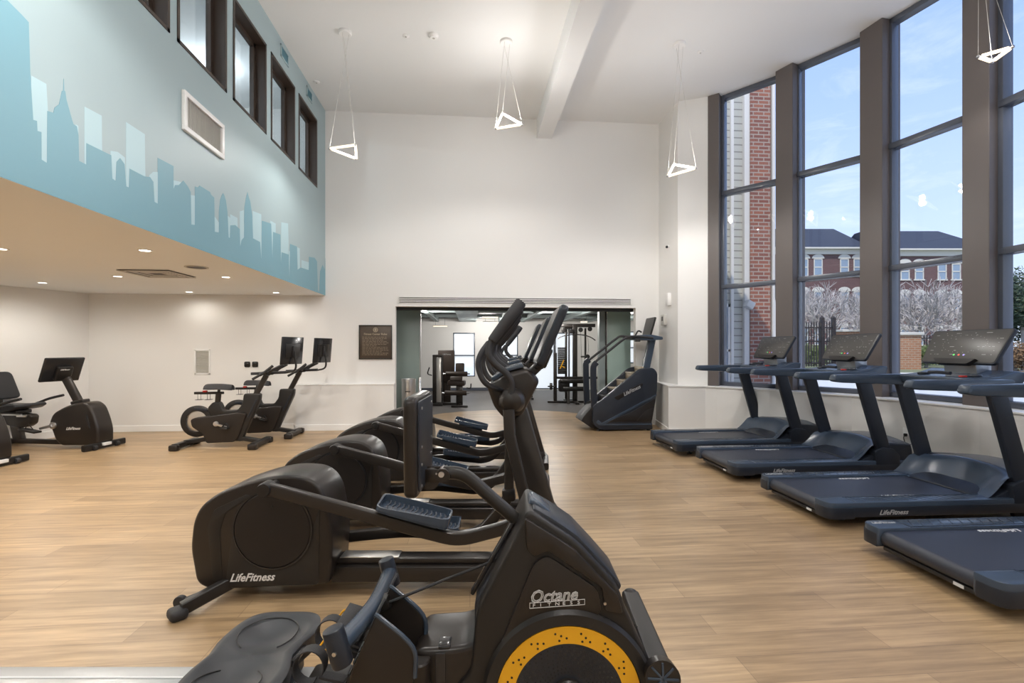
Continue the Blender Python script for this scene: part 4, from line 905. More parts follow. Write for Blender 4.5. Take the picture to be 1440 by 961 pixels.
        for k in range(13):
            x = -.155+k*.026
            mb.tube([(x, -.08, .0125), (x+.008, -.04, .0145), (x, 0, .0125), (x+.008, .04, .0145), (x, .08, .0125)], .0045, 6, up=(0, 0, 1))
        mb.bm.transform(m); mb.build('pedal_tread', 'pedal_rubber', p)
    return t
EL = [(0, 2.90, 'elliptical trainer nearest the viewer, its whole rear drive housing and lettering in view'), (0, 3.93, 'second elliptical trainer of the row, right behind the nearest one'),
      (-.01, 5.05, 'third elliptical trainer of the row, counted from the viewer'), (.05, 6.02, 'elliptical trainer farthest back in the row, nearest the steel bin')]
el0 = make_elliptical(EL[0][2]); el0.location = cam2w(0, 2.90); el0.rotation_euler.z = -TH
for xc, z, l in EL[1:]: dup(el0, cam2w(xc, z), -TH, l)

# ------------------------------------------------------------------ rowing machine in the foreground
t = empty('rowing_machine', cam2w(0, 1.47), -TH, 'black rowing machine with a yellow-ringed flywheel in the foreground', 'rowing machine')
NF = -.125
hous = [(.045, .975, .02), (.105, .935, .03), (.175, .89, .03), (.242, .82, .03), (.292, .765, .03), (.315, .70, .02), (.35, .62, .05), (.385, .55, .08), (.405, .42, .15), (.36, .28, .12), (.25, .21, .12), (.10, .20, .12), (-.04, .24, .08), (-.12, .36, .06), (-.16, .48, .04), (-.115, .52, .05), (-.10, .69, .04), (.01, .90, .04)]
mb = MB(); mb.prism(rc(hous, .05, 5), NF+.01, .115, .030, seg=4); mb.build('flywheel_housing', 'black_plastic', t)
mb = MB(); mb.prism(rc([(.06, .83), (.096, .852), (.238, .757), (.246, .69), (.20, .675), (.12, .68), (.05, .655), (-.01, .60), (-.05, .52), (-.075, .50)], .02), NF, NF+.012, .004); mb.build('side_panel', 'panel_plastic', t)
mb = MB(); mb.prism(rc([(.035, .955), (.10, .915), (.17, .87), (.235, .80), (.29, .745), (.305, .69), (.255, .70), (.246, .765), (.10, .865), (.06, .848), (.04, .87)], .012), NF-.003, NF+.012, .004); mb.build('side_cowl', 'panel_plastic', t)
mb = MB(); mb.prism(rc([(.06, .972), (.12, .938), (.185, .893), (.25, .823), (.30, .765), (.31, .75), (.30, .735), (.24, .795), (.17, .86), (.05, .945)], .01), -.09, .08, .012); mb.build('top_cowl', 'tread_side', t)
C0 = Vector((.154, NF-.012, .468))
mb = MB(); mb.lathe([(.195, -.012), (.232, -.012), (.236, 0), (.228, .014), (.200, .016), (.195, .006), (.195, -.012)], (C0.x, NF, C0.z), (0, -1, 0), 72); mb.build('wheel_rim', 'black_plastic', t)
mb = MB(); mb.ring((C0.x, NF-.004, C0.z), .150, .197, .010, (0, -1, 0), 72); yr = mb.build('yellow_ring', 'yellow', t)
mb = MB()
for k in range(16):
    a = 2*PI*k/16+.12
    for da, r in ((-.085, .165), (0, .172), (.085, .180), (.04, .160)):
        x, z = C0.x+r*math.cos(a+da), C0.z+r*math.sin(a+da); mb.cyl((x, NF-.0147, z), (x, NF-.0138, z), .0032, n=8)
mb.build('ring_hole', 'disc_plastic', yr)
mb = MB(); mb.lathe([(.152, 0), (.152, .010), (.13, .008), (.06, -.002), (.045, 0)], (C0.x, NF-.004, C0.z), (0, -1, 0), 64); gr = mb.build('grille', 'tread_side', t)
mb = MB()
for j in range(8):
    r = .066+j*.0108; n = 44
    for k in range(n):
        a = 2*PI*k/n+j*.10; x, z = C0.x+r*math.cos(a), C0.z+r*math.sin(a); dz = -.006+.0095*max(0, (r-.06))/.08
        mb.cyl((x, NF-.0105-dz, z), (x, NF-.0085-dz, z), .0022+j*.0001, n=6)
mb.build('grille_hole', 'screen_dark', gr, True)
mb = MB(); mb.lathe([(.05, -.004), (.05, .010), (.042, .022), (.02, .028), (0, .029)], (C0.x, NF-.004, C0.z), (0, -1, 0), 40); mb.build('wheel_hub', 'panel_plastic', t)
mb = MB(); mb.cyl((C0.x, NF-.036, C0.z), (C0.x, NF-.031, C0.z), .012, n=16); mb.build('hub_cap', 'silver', t)
# lettering
m = frame_mtx((.048, NF-.0005, .722), (1, 0, .07), (0, 0, 1))
mb = MB(); mb.text('Octane', .047, m, .0015, .25, .0006, .93, outline=.0007)
mb.text('Octane', .047, m, .0015, .25, -.0012, .93, outline=.0004)
m2 = frame_mtx((.052, NF-.001, .709), (1, 0, .07), (0, 0, 1))
x = 0
for ch in 'FITNESS': mb.text(ch, .0125, frame_mtx(m2 @ Vector((.004+x, .0015, 0)), (1, 0, .07), (0, 0, 1)), .001, sx=1.4); x += .0205
m3 = frame_mtx((.048, NF-.0006, .7065), (1, 0, .07), (0, 0, 1))
mb2 = MB()
for a_, b_ in (((0, 0, 0), (.152, .0012, .001)), ((0, .0145, 0), (.152, .0157, .001)), ((0, 0, 0), (.0012, .0157, .001)), ((.1508, 0, 0), (.152, .0157, .001))): mb2.b2(a_, b_)
mb2.bm.transform(m3); me_ = bpy.data.meshes.new('tmp'); mb2.bm.to_mesh(me_); mb.bm.from_mesh(me_); bpy.data.meshes.remove(me_)
mb.build('logo', 'white_print', t, True)
mb = MB(); mb.cyl((.254, NF-.006, .722), (.254, NF-.002, .722), .004, n=10); mb.build('screw', 'silver', t)
# left flank with the cable slot
mb = MB(); mb.prism(rc([(-.108, .50), (-.108, .685), (.02, .90), (.045, .90), (-.06, .70), (-.085, .50)], .012), -.06, .06, .006); mb.build('flank_strip', 'tread_side', t)
mb = MB(); mb.box((-.055, 0, .80), (.012, .03, .26), .004, (0, .52, 0)); mb.build('cord_slot', 'screen_dark', t)
# neck collar, arm and monitor
mb = MB(); mb.prism(rc([(.02, .90), (.055, .985), (.09, .965), (.125, .93), (.10, .89)], .015), -.045, .045, .016, seg=3); mb.build('neck_collar', 'sky_tinted_plastic', t)
mb = MB(); mb.tube(cr([(-.205, 0, 1.047), (-.165, 0, 1.046), (-.13, 0, 1.032), (-.077, 0, .986), (-.016, 0, .932), (.065, 0, .862)], 6), .0195, 18); mb.build('monitor_arm', 'black_plastic', t)
mb = MB(); mb.b2((-.262, -.022, 1.022), (-.195, -.014, 1.062), .006); mb.b2((-.262, .014, 1.022), (-.195, .022, 1.062), .006); mb.cyl((-.205, -.024, 1.043), (-.205, .024, 1.043), .021, n=20); mb.cyl((-.245, -.02, 1.03), (-.245, .02, 1.03), .03, n=20); br = mb.build('arm_bracket', 'panel_plastic', t)
mb = MB(); mb.cyl((-.208, -.029, 1.048), (-.208, -.022, 1.048), .0085, n=16); mb.cyl((-.223, -.025, 1.050), (-.223, -.022, 1.050), .003, n=8); mb.build('bolt', 'silver', br)
mb = MB(); my = rc([(-.12, 1.000, .03), (.125, 1.000, .03), (.135, 1.285, .03), (-.13, 1.285, .03)], .03)
mb.prism([(y, z) for y, z in my], -.300, -.262, .012, axis='x', seg=3); mo = mb.build('monitor', 'panel_plastic', t)
mb = MB(); mb.prism(rc([(-.105, 1.015), (.11, 1.015), (.118, 1.272), (-.115, 1.272)], .02), -.264, -.256, .005, axis='x'); mb.build('monitor_back', 'tread_side', mo)
mb = MB(); mb.prism(rc([(-.10, 1.03), (.105, 1.03), (.112, 1.26), (-.108, 1.26)], .01), -.3015, -.2995, axis='x'); mb.build('screen', 'screen_dark', mo)
mb = MB()
for y in (-.08, .085):
    for z in (1.03, 1.09, 1.14, 1.25): mb.cyl((-.256, y, z), (-.2535, y, z), .0045, n=10)
mb.build('screw', 'silver', mo)
# front crossbar with hollow ribbed end
mb = MB(); ca, cb = Vector((.452, .40, .47)), Vector((.40, -.15, .545))
mb.bar([ca, cb], .065, .05, .015, up=(1, 0, 0)); d = (cb-ca).normalized()
mb.ball(ca, .033, n=14); cbm = mb.build('front_crossbar', 'black_plastic', t)
mb = MB(); mb.cyl(cb-d*.01, cb+d*.03, .042, .046, n=24); mb.build('end_cap', 'panel_plastic', cbm)
mb = MB()
e1 = d.orthogonal().normalized(); e2 = d.cross(e1)
for k in range(4):
    a = PI*k/4; v = e1*math.cos(a)+e2*math.sin(a); q = cb+d*.031; mb.bar([q-v*.04, q+v*.04], .004, .006, .001, up=d)
mb.build('cap_rib', 'sky_tinted_plastic', cbm)
mb = MB(); mb.bar([(.42, .12, .50), (.34, .06, .40)], .08, .10, .02); mb.build('crossbar_bracket', 'black_plastic', t)
# front legs
mb = MB(); mb.bar([(.20, 0, .25), (.30, 0, .05)], .10, .08, .02); mb.bar([(.30, -.28, .035), (.30, .28, .035)], .07, .06, .02, up=(0, 0, 1)); mb.build('front_leg', 'black_plastic', t)
# mid body, foot plates, rail
mb = MB(); mb.prism(rc([(-.58, .30), (-.56, .40), (-.30, .43), (-.275, .575), (-.13, .585), (-.07, .62), (.0, .40), (-.1, .26)], .03), -.10, .10, .02, seg=3); mb.build('mid_body', 'panel_plastic', t)
mb = MB(); mb.box((-.19, -.07, .578), (.035, .05, .012), .004); mb.b2((-.215, -.1045, .455), (-.185, -.098, .57), .004); mb.build('body_slot', 'screen_dark', t)
for s, nm in ((-1, 'near'), (1, 'far')):
    y = -.11 if s < 0 else .045; dx = 0
    fin = [(-.362, .712, .01), (-.342, .70, .02), (-.262, .625, .02), (-.258, .545, .02), (-.30, .42, .02), (-.49, .41, .03), (-.43, .55, .02)]
    mb = MB(); mb.prism(rc(fin, .02), y-.062, y-.046, .004); fp = mb.build('foot_plate', 'panel_plastic', t)
    mb = MB(); mb.prism(rc([(-.40, .62, .01), (-.375, .635, .02), (-.32, .575, .02), (-.30, .50, .02), (-.31, .42, .02), (-.49, .41, .03), (-.45, .52, .02)], .02), y-.047, y+.055, .006); mb.build('foot_well', 'disc_plastic', fp)
    mb = MB(); mb.lathe([(0, .40), (.036, .40), (.036, .555), (.032, .56), (.0, .56)], (-.262, y+.0, 0), (0, 0, 1), 20); mb.build('heel_cup', 'panel_plastic', fp)
    mb = MB(); mb.tube(cr([(-.362, y-.06, .714), (-.342, y-.064, .703), (-.262+dx, y-.064, .63), (-.256+dx, y-.064, .55)], 5), .006, 8); mb.build('plate_highlight', 'sky_tinted_plastic', fp)  # lighter edging stands in for window light along the plate
    mb = MB()
    for k in range(9):
        q = Vector((-.475+k*.0135, y, .455+k*.0305)); mb.box(q, (.006, .10, .008), .002, (0, -.5, 0))
    mb.build('plate_rib', 'grip_rubber', fp)
    # strap loop
    pts = []
    for k in range(19):
        a = -.5+k/18*(2*PI-.7); pts.append((-.555+.042*math.cos(a), y-.01+.008*math.sin(a), .548+.042*math.sin(a)))
    mb = MB(); mb.sweep(pts, [(-.017, -.0015), (.017, -.0015), (.017, .0015), (-.017, .0015)], up=(0, 1, 0)); mb.bar([(-.53, y, .515), (-.46, y, .50)], .03, .01, .003); mb.build('foot_strap', 'grip_rubber', fp)
    mb = MB(); mb.tube(cr([(-.545, y+.03, .575), (-.53, y+.035, .592), (-.515, y+.035, .586), (-.52, y+.03, .57), (-.535, y+.03, .562)]), .003, 6); mb.build('strap_tab', 'yellow', fp)
mb = MB(); mb.b2((-2.10, -.115, .355), (-.50, .075, .42), .008); mb.build('rail', 'alum', t)
mb = MB(); mb.b2((-2.10, .016, .419), (-.56, .022, .4215)); mb.b2((-2.10, -.062, .419), (-.56, -.056, .4215)); mb.build('rail_groove', 'white_print', t)
mb = MB(); mb.bar([(-2.02, 0, .37), (-2.06, 0, .05)], .08, .05, .015); mb.bar([(-2.06, -.22, .03), (-2.06, .22, .03)], .06, .055, .02, up=(0, 0, 1)); mb.build('rear_leg', 'black_plastic', t)
mb = MB(); mb.b2((-.62, -.07, .30), (-.5, .085, .425), .012); mb.build('rail_joint', 'black_plastic', t)
# moulded seat
SX, SY, SZ = -.75, -.05, .500
def seatz(x, y, r):
    z = .020*(r**3)-.021*math.exp(-(((abs(y)-.108)/.078)**2+((x+.015)/.092)**2))
    z += -.016*max(0, r-.88)/.12+.006*math.exp(-((y/.02)**2))*(1-r)
    return SZ+z+.028
def seat(u, v):
    a = 2*PI*u; r = v
    cx, sy = math.cos(a), math.sin(a)
    ex = .142*math.copysign(abs(cx)**.5, cx); ey = .236*math.copysign(abs(sy)**.55, sy)
    if cx > 0: ex -= .030*math.exp(-((ey-.02)/.07)**2)*min(1, cx*3)
    else: ex += .014*math.exp(-(ey/.045)**2)
    x, y = ex*r, ey*r
    return (SX+x, SY+y, seatz(x, y, r))
mb = MB(); mb.grid(seat, 72, 14)
rim = [seat(k/72, 1) for k in range(72)]
V = [p for p in rim]+[(SX+(p[0]-SX)*.98, SY+(p[1]-SY)*.98, SZ-.022) for p in rim]+[(SX+(p[0]-SX)*.75, SY+(p[1]-SY)*.75, SZ-.045) for p in rim]
Fc = [(k, (k+1) % 72, 72+(k+1) % 72, 72+k) for k in range(72)]+[(72+k, 72+(k+1) % 72, 144+(k+1) % 72, 144+k) for k in range(72)]+[tuple(range(144, 216))]
mb.raw(V, Fc); bmesh.ops.remove_doubles(mb.bm, verts=mb.bm.verts, dist=1e-4); bmesh.ops.recalc_face_normals(mb.bm, faces=mb.bm.faces); st = mb.build('seat', 'seat_vinyl', t, ang=50)
mb = MB()
for s in (-1, 1):
    P = []
    for k in range(34):
        a = s*(-.9+k/33*5.0)+(0 if s > 0 else 0); x, y = .088*math.cos(a)-.012, s*.115+.078*math.sin(a)
        r = min(1, math.hypot(x/.142, y/.236)); P.append((SX+x, SY+y, seatz(x, y, r)+.001))
    mb = MB(); mb.tube(P, .0018, 5, up=(0, 0, 1)); mb.build('seat_seam', 'black_plastic', st)
mb = MB(); mb.box((SX+.118, SY+.03, SZ+.012), (.02, .085, .022), .008, (0, .5, 0)); mb.build('grip_slot', 'screen_dark', st)
mb = MB(); mb.box((SX, .01, .445), (.20, .13, .055), .012); mb.build('seat_carriage', 'black_plastic', t)
# handle with cord resting in its holder
h = empty('handle_parts', (0, 0, 0)); bpy.data.objects.remove(h)
A, B = Vector((-.425, -.27, .69)), Vector((-.412, .185, .665)); 
mb = MB(); mb.tube(cr([A, A.lerp(B, .25)+Vector((.012, 0, -.004)), A.lerp(B, .5)+Vector((.018, 0, -.005)), A.lerp(B, .75)+Vector((.012, 0, -.003)), B], 6), .024, 16, up=(0, 0, 1)); hd = mb.build('pull_handle', 'sky_tinted_plastic', t)
for q, sgn in ((A, 1), (B, -1)):
    mb = MB(); mb.cyl(q+Vector((-.014, 0, .045)), q+Vector((.012, 0, -.045)), .026, n=24, bevel=.006); mb.build('end_grip', 'tread_side', hd)
mb = MB(); mb.cyl(A+Vector((.0, -.03, -.002)), A+Vector((0, -.024, -.002)), .005, n=10); mb.build('bolt', 'silver', hd)
mb = MB(); mb.tube([(-.375, -.03, .668), (-.20, -.02, .735), (-.01, 0, .80)], .0045, 8); mb.build('cord', 'grip_rubber', t)
mb = MB(); mb.bar([(-.39, -.02, .665), (-.36, -.02, .675)], .05, .035, .008); mb.bar([(-.43, 0, .43), (-.425, 0, .55), (-.40, 0, .635)], .09, .03, .008); mb.build('handle_holder', 'black_plastic', t)
mb = MB()
for k in range(9): mb.box((-.47-.008*k+.05, .005, .47+.018*k), (.05, .12, .008), .002, (0, .3, 0))
mb.build('heel_rest', 'grip_rubber', t)

# ------------------------------------------------------------------ spin bikes
def make_spin(label):
    t = empty('spin_bike', (0, 0, 0), 0, label, 'exercise bike', 'spin bikes by the back wall')
    X0 = -3.65
    P = lambda L: [(x-X0, *r) for x, *r in L]
    mb = MB(); c = (-3.955-X0, 0, .37)
    mb.lathe([(.15, -.03), (.205, -.03), (.225, -.018), (.225, .018), (.205, .03), (.15, .03), (.15, -.03)], c, (0, 1, 0), 48); mb.build('flywheel_shroud', 'black_plastic', t)
    mb = MB(); mb.cyl((c[0], -.012, c[2]), (c[0], .012, c[2]), .185, n=48, bevel=.004); mb.build('flywheel', 'steel', t)
    mb = MB(); mb.prism(rc(P([(-4.02, .40), (-3.955, .43), (-3.34, .50), (-3.25, .48), (-3.36, .15), (-3.42, .075), (-3.80, .06), (-3.85, .19), (-4.0, .30)]), .03), -.075, .075, .018, seg=3); mb.build('drive_cover', 'panel_plastic', t)
    mb = MB(); mb.prism(rc(P([(-3.80, .565), (-3.73, .645), (-3.63, .65), (-3.58, .525), (-3.385, .53), (-3.32, .62), (-3.30, .765), (-3.07, .765), (-3.08, .66), (-3.25, .28), (-3.34, .07), (-3.5, .12), (-3.42, .42), (-3.75, .40)]), .03), -.045, .045, .015, seg=3); mb.build('frame', 'black_plastic', t)
    mb = MB(); mb.bar([(-3.98-X0, -.04, .55), (-3.80-X0, -.045, .535)], .02, .035, .006); mb.bar([(-3.12-X0, -.05, .68), (-3.24-X0, -.05, .42)], .012, .02, .004); mb.build('trim_strip', 'tread_side', t)
    mb = MB(); mb.bar([(-3.68-X0, 0, .60), (-3.665-X0, 0, .78)], .045, .07, .015); mb.build('seat_post', 'frame_metal', t)
    mb = MB(); mb.bar([(-3.99-X0, 0, .775), (-3.60-X0, 0, .775)], .05, .035, .008); mb.build('seat_slider', 'black_plastic', t)
    mb = MB(); mb.box((-3.84-X0, -.02, .80), (.05, .05, .025), .006); mb.build('lever', 'red_plastic', t)
    mb = MB()
    for x in (-3.93, -3.80):
        for y in (-.04, .04): mb.cyl((x-X0, y, .68), (x-X0, y, .765), .003, n=6)
        mb.tube([(x-X0-.04, -.04, .68), (x-X0+.04, -.04, .68), (x-X0+.04, .04, .68), (x-X0-.04, .04, .68), (x-X0-.04, -.04, .68)], .003, 6, up=(0, 0, 1))
    mb.build('bottle_cage', 'frame_metal', t)
    # saddle
    def sad(u, v):
        x = -.17+.33*u; w = .085*(1-u)**.55+.02 if u > .12 else .06+.25*u
        a = (v-.5)*2; return (-3.645-X0+x+.0, w*math.sin(a*PI/2), .87-.045*abs(a)**2.5+.012*math.sin(u*PI*.8)-.02*u+.0)
    mb = MB(); mb.grid(sad, 20, 12, -.035); mb.build('saddle', 'grip_rubber', t, ang=60)
    mb = MB(); mb.cyl((-3.665-X0, 0, .78), (-3.655-X0, 0, .85), .02, n=12); mb.build('saddle_clamp', 'frame_metal', t)
    mb = MB(); mb.bar([(-3.15-X0, 0, .74), (-3.00-X0, 0, 1.03)], .045, .075, .015); mb.build('handlebar_post', 'frame_metal', t)
    mb = MB(); mb.bar([(-3.21-X0, 0, 1.05), (-2.72-X0, 0, 1.07)], .05, .04, .01)
    for s in (-1, 1):
        mb.tube(cr([(-3.0-X0, s*.03, 1.07), (-3.02-X0, s*.14, 1.06), (-3.0-X0, s*.21, 1.04), (-2.93-X0, s*.21, 1.09), (-2.83-X0, s*.21, 1.17)], 5), .019, 10)
        mb.tube(cr([(-2.95-X0, s*.03, 1.07), (-2.9-X0, s*.09, 1.10), (-2.74-X0, s*.08, 1.18)], 5), .019, 10)
        mb.tube(cr([(-3.0-X0, s*.18, 1.05), (-3.12-X0, s*.18, .98)], 5), .018, 10)
    mb.build('handlebar', 'grip_rubber', t)
    # tablet on its stalk
    mb = MB(); mb.tube(cr([(-2.74-X0, 0, 1.06), (-2.62-X0, 0, 1.09), (-2.585-X0, 0, 1.16), (-2.60-X0, 0, 1.30), (-2.61-X0, 0, 1.38)], 5), .014, 10); mb.build('monitor_stalk', 'black_plastic', t)
    m = Matrix.Translation((-2.64-X0, 0, 1.385)) @ Matrix.Rotation(R(-19), 4, 'Z') @ Matrix.Rotation(R(5), 4, 'Y')
    mb = MB(); mb.box((0, 0, 0), (.022, .46, .40), .007); mb.bm.transform(m); mo = mb.build('monitor', 'screen_dark', t)
    mb = MB(); mb.box((.014, 0, 0), (.012, .30, .20), .005); mb.bm.transform(m); mb.build('monitor_back', 'black_plastic', mo)
    mb = MB(); mb.box((.026, 0, -.01), (.02, .04, .16), .006); mb.bm.transform(m); mb.build('monitor_bracket', 'grip_rubber', mo)
    # crank and pedals
    mb = MB(); mb.cyl((-3.66-X0, -.10, .34), (-3.66-X0, .10, .34), .035, n=20, bevel=.004); mb.bar([(-3.66-X0, -.10, .34), (-3.50-X0, -.11, .29)], .02, .03, .006); mb.bar([(-3.66-X0, .10, .34), (-3.82-X0, .11, .39)], .02, .03, .006); ck = mb.build('crank', 'silver', t)
    for x, y, z in ((-3.50, -.17, .29), (-3.82, .17, .39)):
        mb = MB(); mb.box((x-X0, y, z), (.10, .10, .03), .01, (0, .2, 0)); mb.bar([(x-X0-.03, y, z+.02), (x-X0+.01, y, z+.07), (x-X0+.05, y, z+.02)], .06, .005, .001); mb.build('pedal', 'black_plastic', ck)
    mb = MB(); mb.bar([(-4.12-X0, 0, .075), (-3.85-X0, 0, .11), (-3.3-X0, 0, .11), (-3.08-X0, 0, .07)], .09, .06, .015); mb.build('base_beam', 'black_plastic', t)
    for x in (-4.12, -3.08):
        mb = MB(); mb.bar([(x-X0, -.27, .055), (x-X0, .27, .055)], .075, .085, .018, up=(0, 0, 1)); f = mb.build('cross_foot', 'black_plastic', t)
        for s in (-1, 1):
            mb = MB(); mb.box((x-X0, s*.27, .042), (.12, .09, .084), .02); mb.build('end_cap', 'panel_plastic', f)
            mb = MB(); mb.cyl((x-X0, s*.17-.02, .02), (x-X0, s*.17+.02, .02), .02, n=16); mb.build('leveller', 'silver', f)
    return t
sb = make_spin('black spin bike nearer the viewer, its left flywheel fully in view'); sb.location = (-3.60, 7.42, 0)
dup(sb, (-3.40, 8.22, 0), 0, 'black spin bike behind, between the nearer bike and the back wall')

# ------------------------------------------------------------------ recumbent bikes (local x = the way the rider faces)
def make_recumbent(label):
    t = empty('recumbent_bike', (0, 0, 0), 0, label, 'exercise bike', 'recumbent bikes by the left wall')
    o = [(-.50, .37, .05), (-.44, .50, .06), (-.25, .60, .08), (-.06, .655, .05), (.06, .66, .05), (.15, .60, .06), (.215, .46, .08), (.27, .28, .06), (.27, .09, .04), (.17, .055), (-.31, .045), (-.40, .12)]
    mb = MB(); mb.prism(rc(o, .04, 5), -.13, .13, .035, seg=4); mb.build('drive_housing', 'panel_plastic', t)
    mb = MB(); mb.prism(rc([(.09, .50), (.12, .47), (.16, .30), (.14, .29), (.10, .42)], .008), -.1335, -.128); mb.build('housing_groove', 'screen_dark', t)
    mb = MB(); mb.text(LF, .055, frame_mtx((-.22, -.1325, .27), (1, 0, .04), (0, 0, 1)), .002, .4, .0012, .95); mb.build('logo', 'white_print', t)
    mb = MB(); mb.box((-.14, 0, .655), (.20, .12, .05), .015, (0, -.2, 0)); mb.build('mast_collar', 'frame_metal', t)
    mb = MB(); mb.bar([(-.15, 0, .63), (-.36, 0, .98)], .07, .11, .02); mb.build('mast', 'frame_metal', t)
    m = Matrix.Translation((-.40, 0, 1.115)) @ Matrix.Rotation(R(24), 4, 'Z') @ Matrix.Rotation(R(-14), 4, 'Y')
    mb = MB(); mb.box((0, 0, 0), (.035, .50, .37), .016, seg=3); mb.bm.transform(Matrix.Translation((-.43, 0, 1.115)) @ Matrix.Rotation(R(-10), 4, 'Z') @ Matrix.Rotation(R(23), 4, 'Y')); 
    m = Matrix.Translation((-.43, 0, 1.115)) @ Matrix.Rotation(R(-10), 4, 'Z') @ Matrix.Rotation(R(23), 4, 'Y')
    co = mb.build('console', 'screen_dark', t)
    mb = MB(); mb.box((.045, .0, -.04), (.06, .20, .22), .02, seg=3); mb.bm.transform(m); mb.build('console_housing', 'black_plastic', co)
    mb = MB(); mb.text(LF, .03, m @ frame_mtx((.0765, -.07, .02), (0, 1, 0), (0, 0, 1)), .001, .4, .0006, .9); mb.build('console_logo', 'white_print', co)
    mb = MB(); mb.bar([(-1.46, 0, .075), (-.3, 0, .075)], .08, .07, .02); mb.build('base_beam', 'frame_metal', t)
    mb = MB(); mb.bar([(-1.12, 0, .09), (-1.18, 0, .35)], .08, .15, .025); mb.build('seat_pillar', 'frame_metal', t)
    mb = MB(); mb.prism(rc([(-1.52, .40), (-1.50, .47), (-.90, .47), (-.86, .44), (-.88, .33), (-.96, .28), (-1.2, .29)], .03), -.06, .06, .015); mb.build('seat_rail', 'panel_plastic', t)
    mb = MB(); mb.b2((-1.5, -.075, .45), (-1.0, -.06, .475), .004); mb.b2((-1.5, .06, .45), (-1.0, .075, .475), .004); mb.b2((-1.08, -.08, .43), (-.92, .08, .465), .006); mb.build('slide_strip', 'silver', t)
    mb = MB(); mb.bar([(-1.5, -.085, .485), (-1.1, -.085, .485)], .012, .014, .004); mb.build('adjust_lever', 'red_plastic', t)
    mb = MB(); mb.box((-1.22, 0, .50), (.35, .22, .05), .012); mb.build('seat_carriage', 'black_plastic', t)
    mb = MB(); mb.prism(rc([(-1.46, .51), (-1.44, .60), (-1.2, .60), (-.95, .625), (-.92, .59), (-1.0, .54), (-1.3, .50)], .025), -.22, .22, .03, seg=3); mb.build('seat', 'seat_vinyl', t)
    m = Matrix.Translation((-1.42, 0, .87)) @ Matrix.Rotation(R(-16), 4, 'Y')
    mb = MB(); mb.prism(rc([(-.21, -.20, .07), (.21, -.20, .07), (.16, .21, .08), (-.16, .21, .08)], .07), -.03, .03, .02, axis='x', seg=3); mb.bm.transform(m); mb.build('backrest', 'seat_vinyl', t)
    mb = MB(); mb.bar([(-1.35, 0, .52), (-1.45, 0, .60), (-1.47, 0, .85)], .08, .035, .01); mb.build('backrest_post', 'frame_metal', t)
    for s in (-1, 1):
        mb = MB(); mb.tube(cr([(-1.36, s*.14, .54), (-1.3, s*.26, .55), (-1.15, s*.29, .60), (-.98, s*.29, .66), (-.74, s*.29, .715)], 5), .019, 12); mb.build('side_handle', 'grip_rubber', t)
    mb = MB(); mb.cyl((-.42, -.15, .33), (-.42, .15, .33), .05, n=24, bevel=.006); mb.bar([(-.42, -.155, .33), (-.60, -.16, .285)], .02, .035, .008); mb.bar([(-.42, .155, .33), (-.25, .16, .38)], .02, .035, .008); ck = mb.build('crank', 'silver', t)
    for x, y, z in ((-.66, -.24, .27), (-.22, .24, .39)):
        mb = MB(); mb.box((x, y, z), (.26 if y < 0 else .12, .11, .03), .01, (0, .15, 0)); mb.tube(cr([(x-.08, y, z+.01), (x-.03, y, z+.09), (x+.05, y, z+.02)], 4), .006, 6); mb.build('pedal', 'black_plastic', ck)
    mb = MB(); mb.bar([(.24, -.31, .05), (.24, .31, .05)], .085, .06, .02, up=(0, 0, 1)); f = mb.build('front_foot', 'black_plastic', t)
    mb = MB(); mb.b2((.185, -.06, .045), (.30, .06, .085), .006); mb.build('foot_plate', 'white_print', f)
    for s in (-1, 1):
        mb = MB(); mb.cyl((.27, s*.17-.025, .035), (.27, s*.17+.025, .035), .035, n=18, bevel=.005); mb.build('wheel', 'grip_rubber', f)
    mb = MB(); mb.bar([(-1.40, -.28, .045), (-1.40, .28, .045)], .08, .06, .02, up=(0, 0, 1)); mb.build('rear_foot', 'black_plastic', t)
    return t
H = R(-11)
rb = make_recumbent('black recumbent bike behind, with its whole console and drive housing in view'); rb.location = (-5.42, 7.50, 0); rb.rotation_euler.z = H
dup(rb, (-5.85, 6.42, 0), H, 'black recumbent bike cut off by the left edge of the photo')

# ------------------------------------------------------------------ stair climber
t = empty('stair_climber', (2.62, 8.21, 0), 0, 'dark blue-grey stair climber with tall handrails at the right of the opening', 'stair climber')
X = 2.62; WD = .62
PX = lambda L: [(p[0]-X, *p[1:]) for p in L]
side = [(2.20, .02, .08), (3.14, .02, .03), (3.12, .15, .05), (3.22, .68, .15), (3.225, 1.00, .06), (3.15, 1.085, .05), (2.92, 1.075, .08), (2.20, .50, .06), (2.09, .45), (2.08, .14, .06)]
for s, y0 in ((0, 0), (1, WD-.08)):
    mb = MB(); mb.prism(rc(PX(side), .05, 5), y0, y0+.08, .022, seg=3); sp = mb.build('side_panel', 'tread_side', t)
    yy = y0-.004 if s == 0 else y0+.084
    a, b = sorted((yy, y0 if s == 0 else y0+.08))
    mb = MB(); mb.prism(rc(PX([(2.14, .16), (2.20, .10), (3.13, .10), (3.13, .125), (2.30, .125), (3.205, .60), (3.205, .635), (2.24, .145), (2.18, .2)]), .01), a, b, .002); mb.build('side_trim', 'sky_tinted_plastic', sp)
    mb = MB(); mb.prism(rc(PX([(2.45, .58), (2.95, .83), (2.97, .79), (2.52, .53)]), .02), a-.002, b, .002); mb.prism(rc(PX([(2.34, .16), (3.12, .16), (3.19, .56), (2.75, .32)]), .04), a-.002, b, .002); mb.prism(rc(PX([(2.84, .16), (3.12, .16), (3.15, .40), (3.0, .34)]), .03), a-.005, b, .002); mb.build('side_recess', 'disc_plastic', sp)
mb = MB(); mb.text(LF, .085, frame_mtx((2.63-X, -.0085, .60), (1, 0, .48), (-.35, 0, 1)), .002, .2, .0012, .9); mb.build('logo', 'grey_print', t)
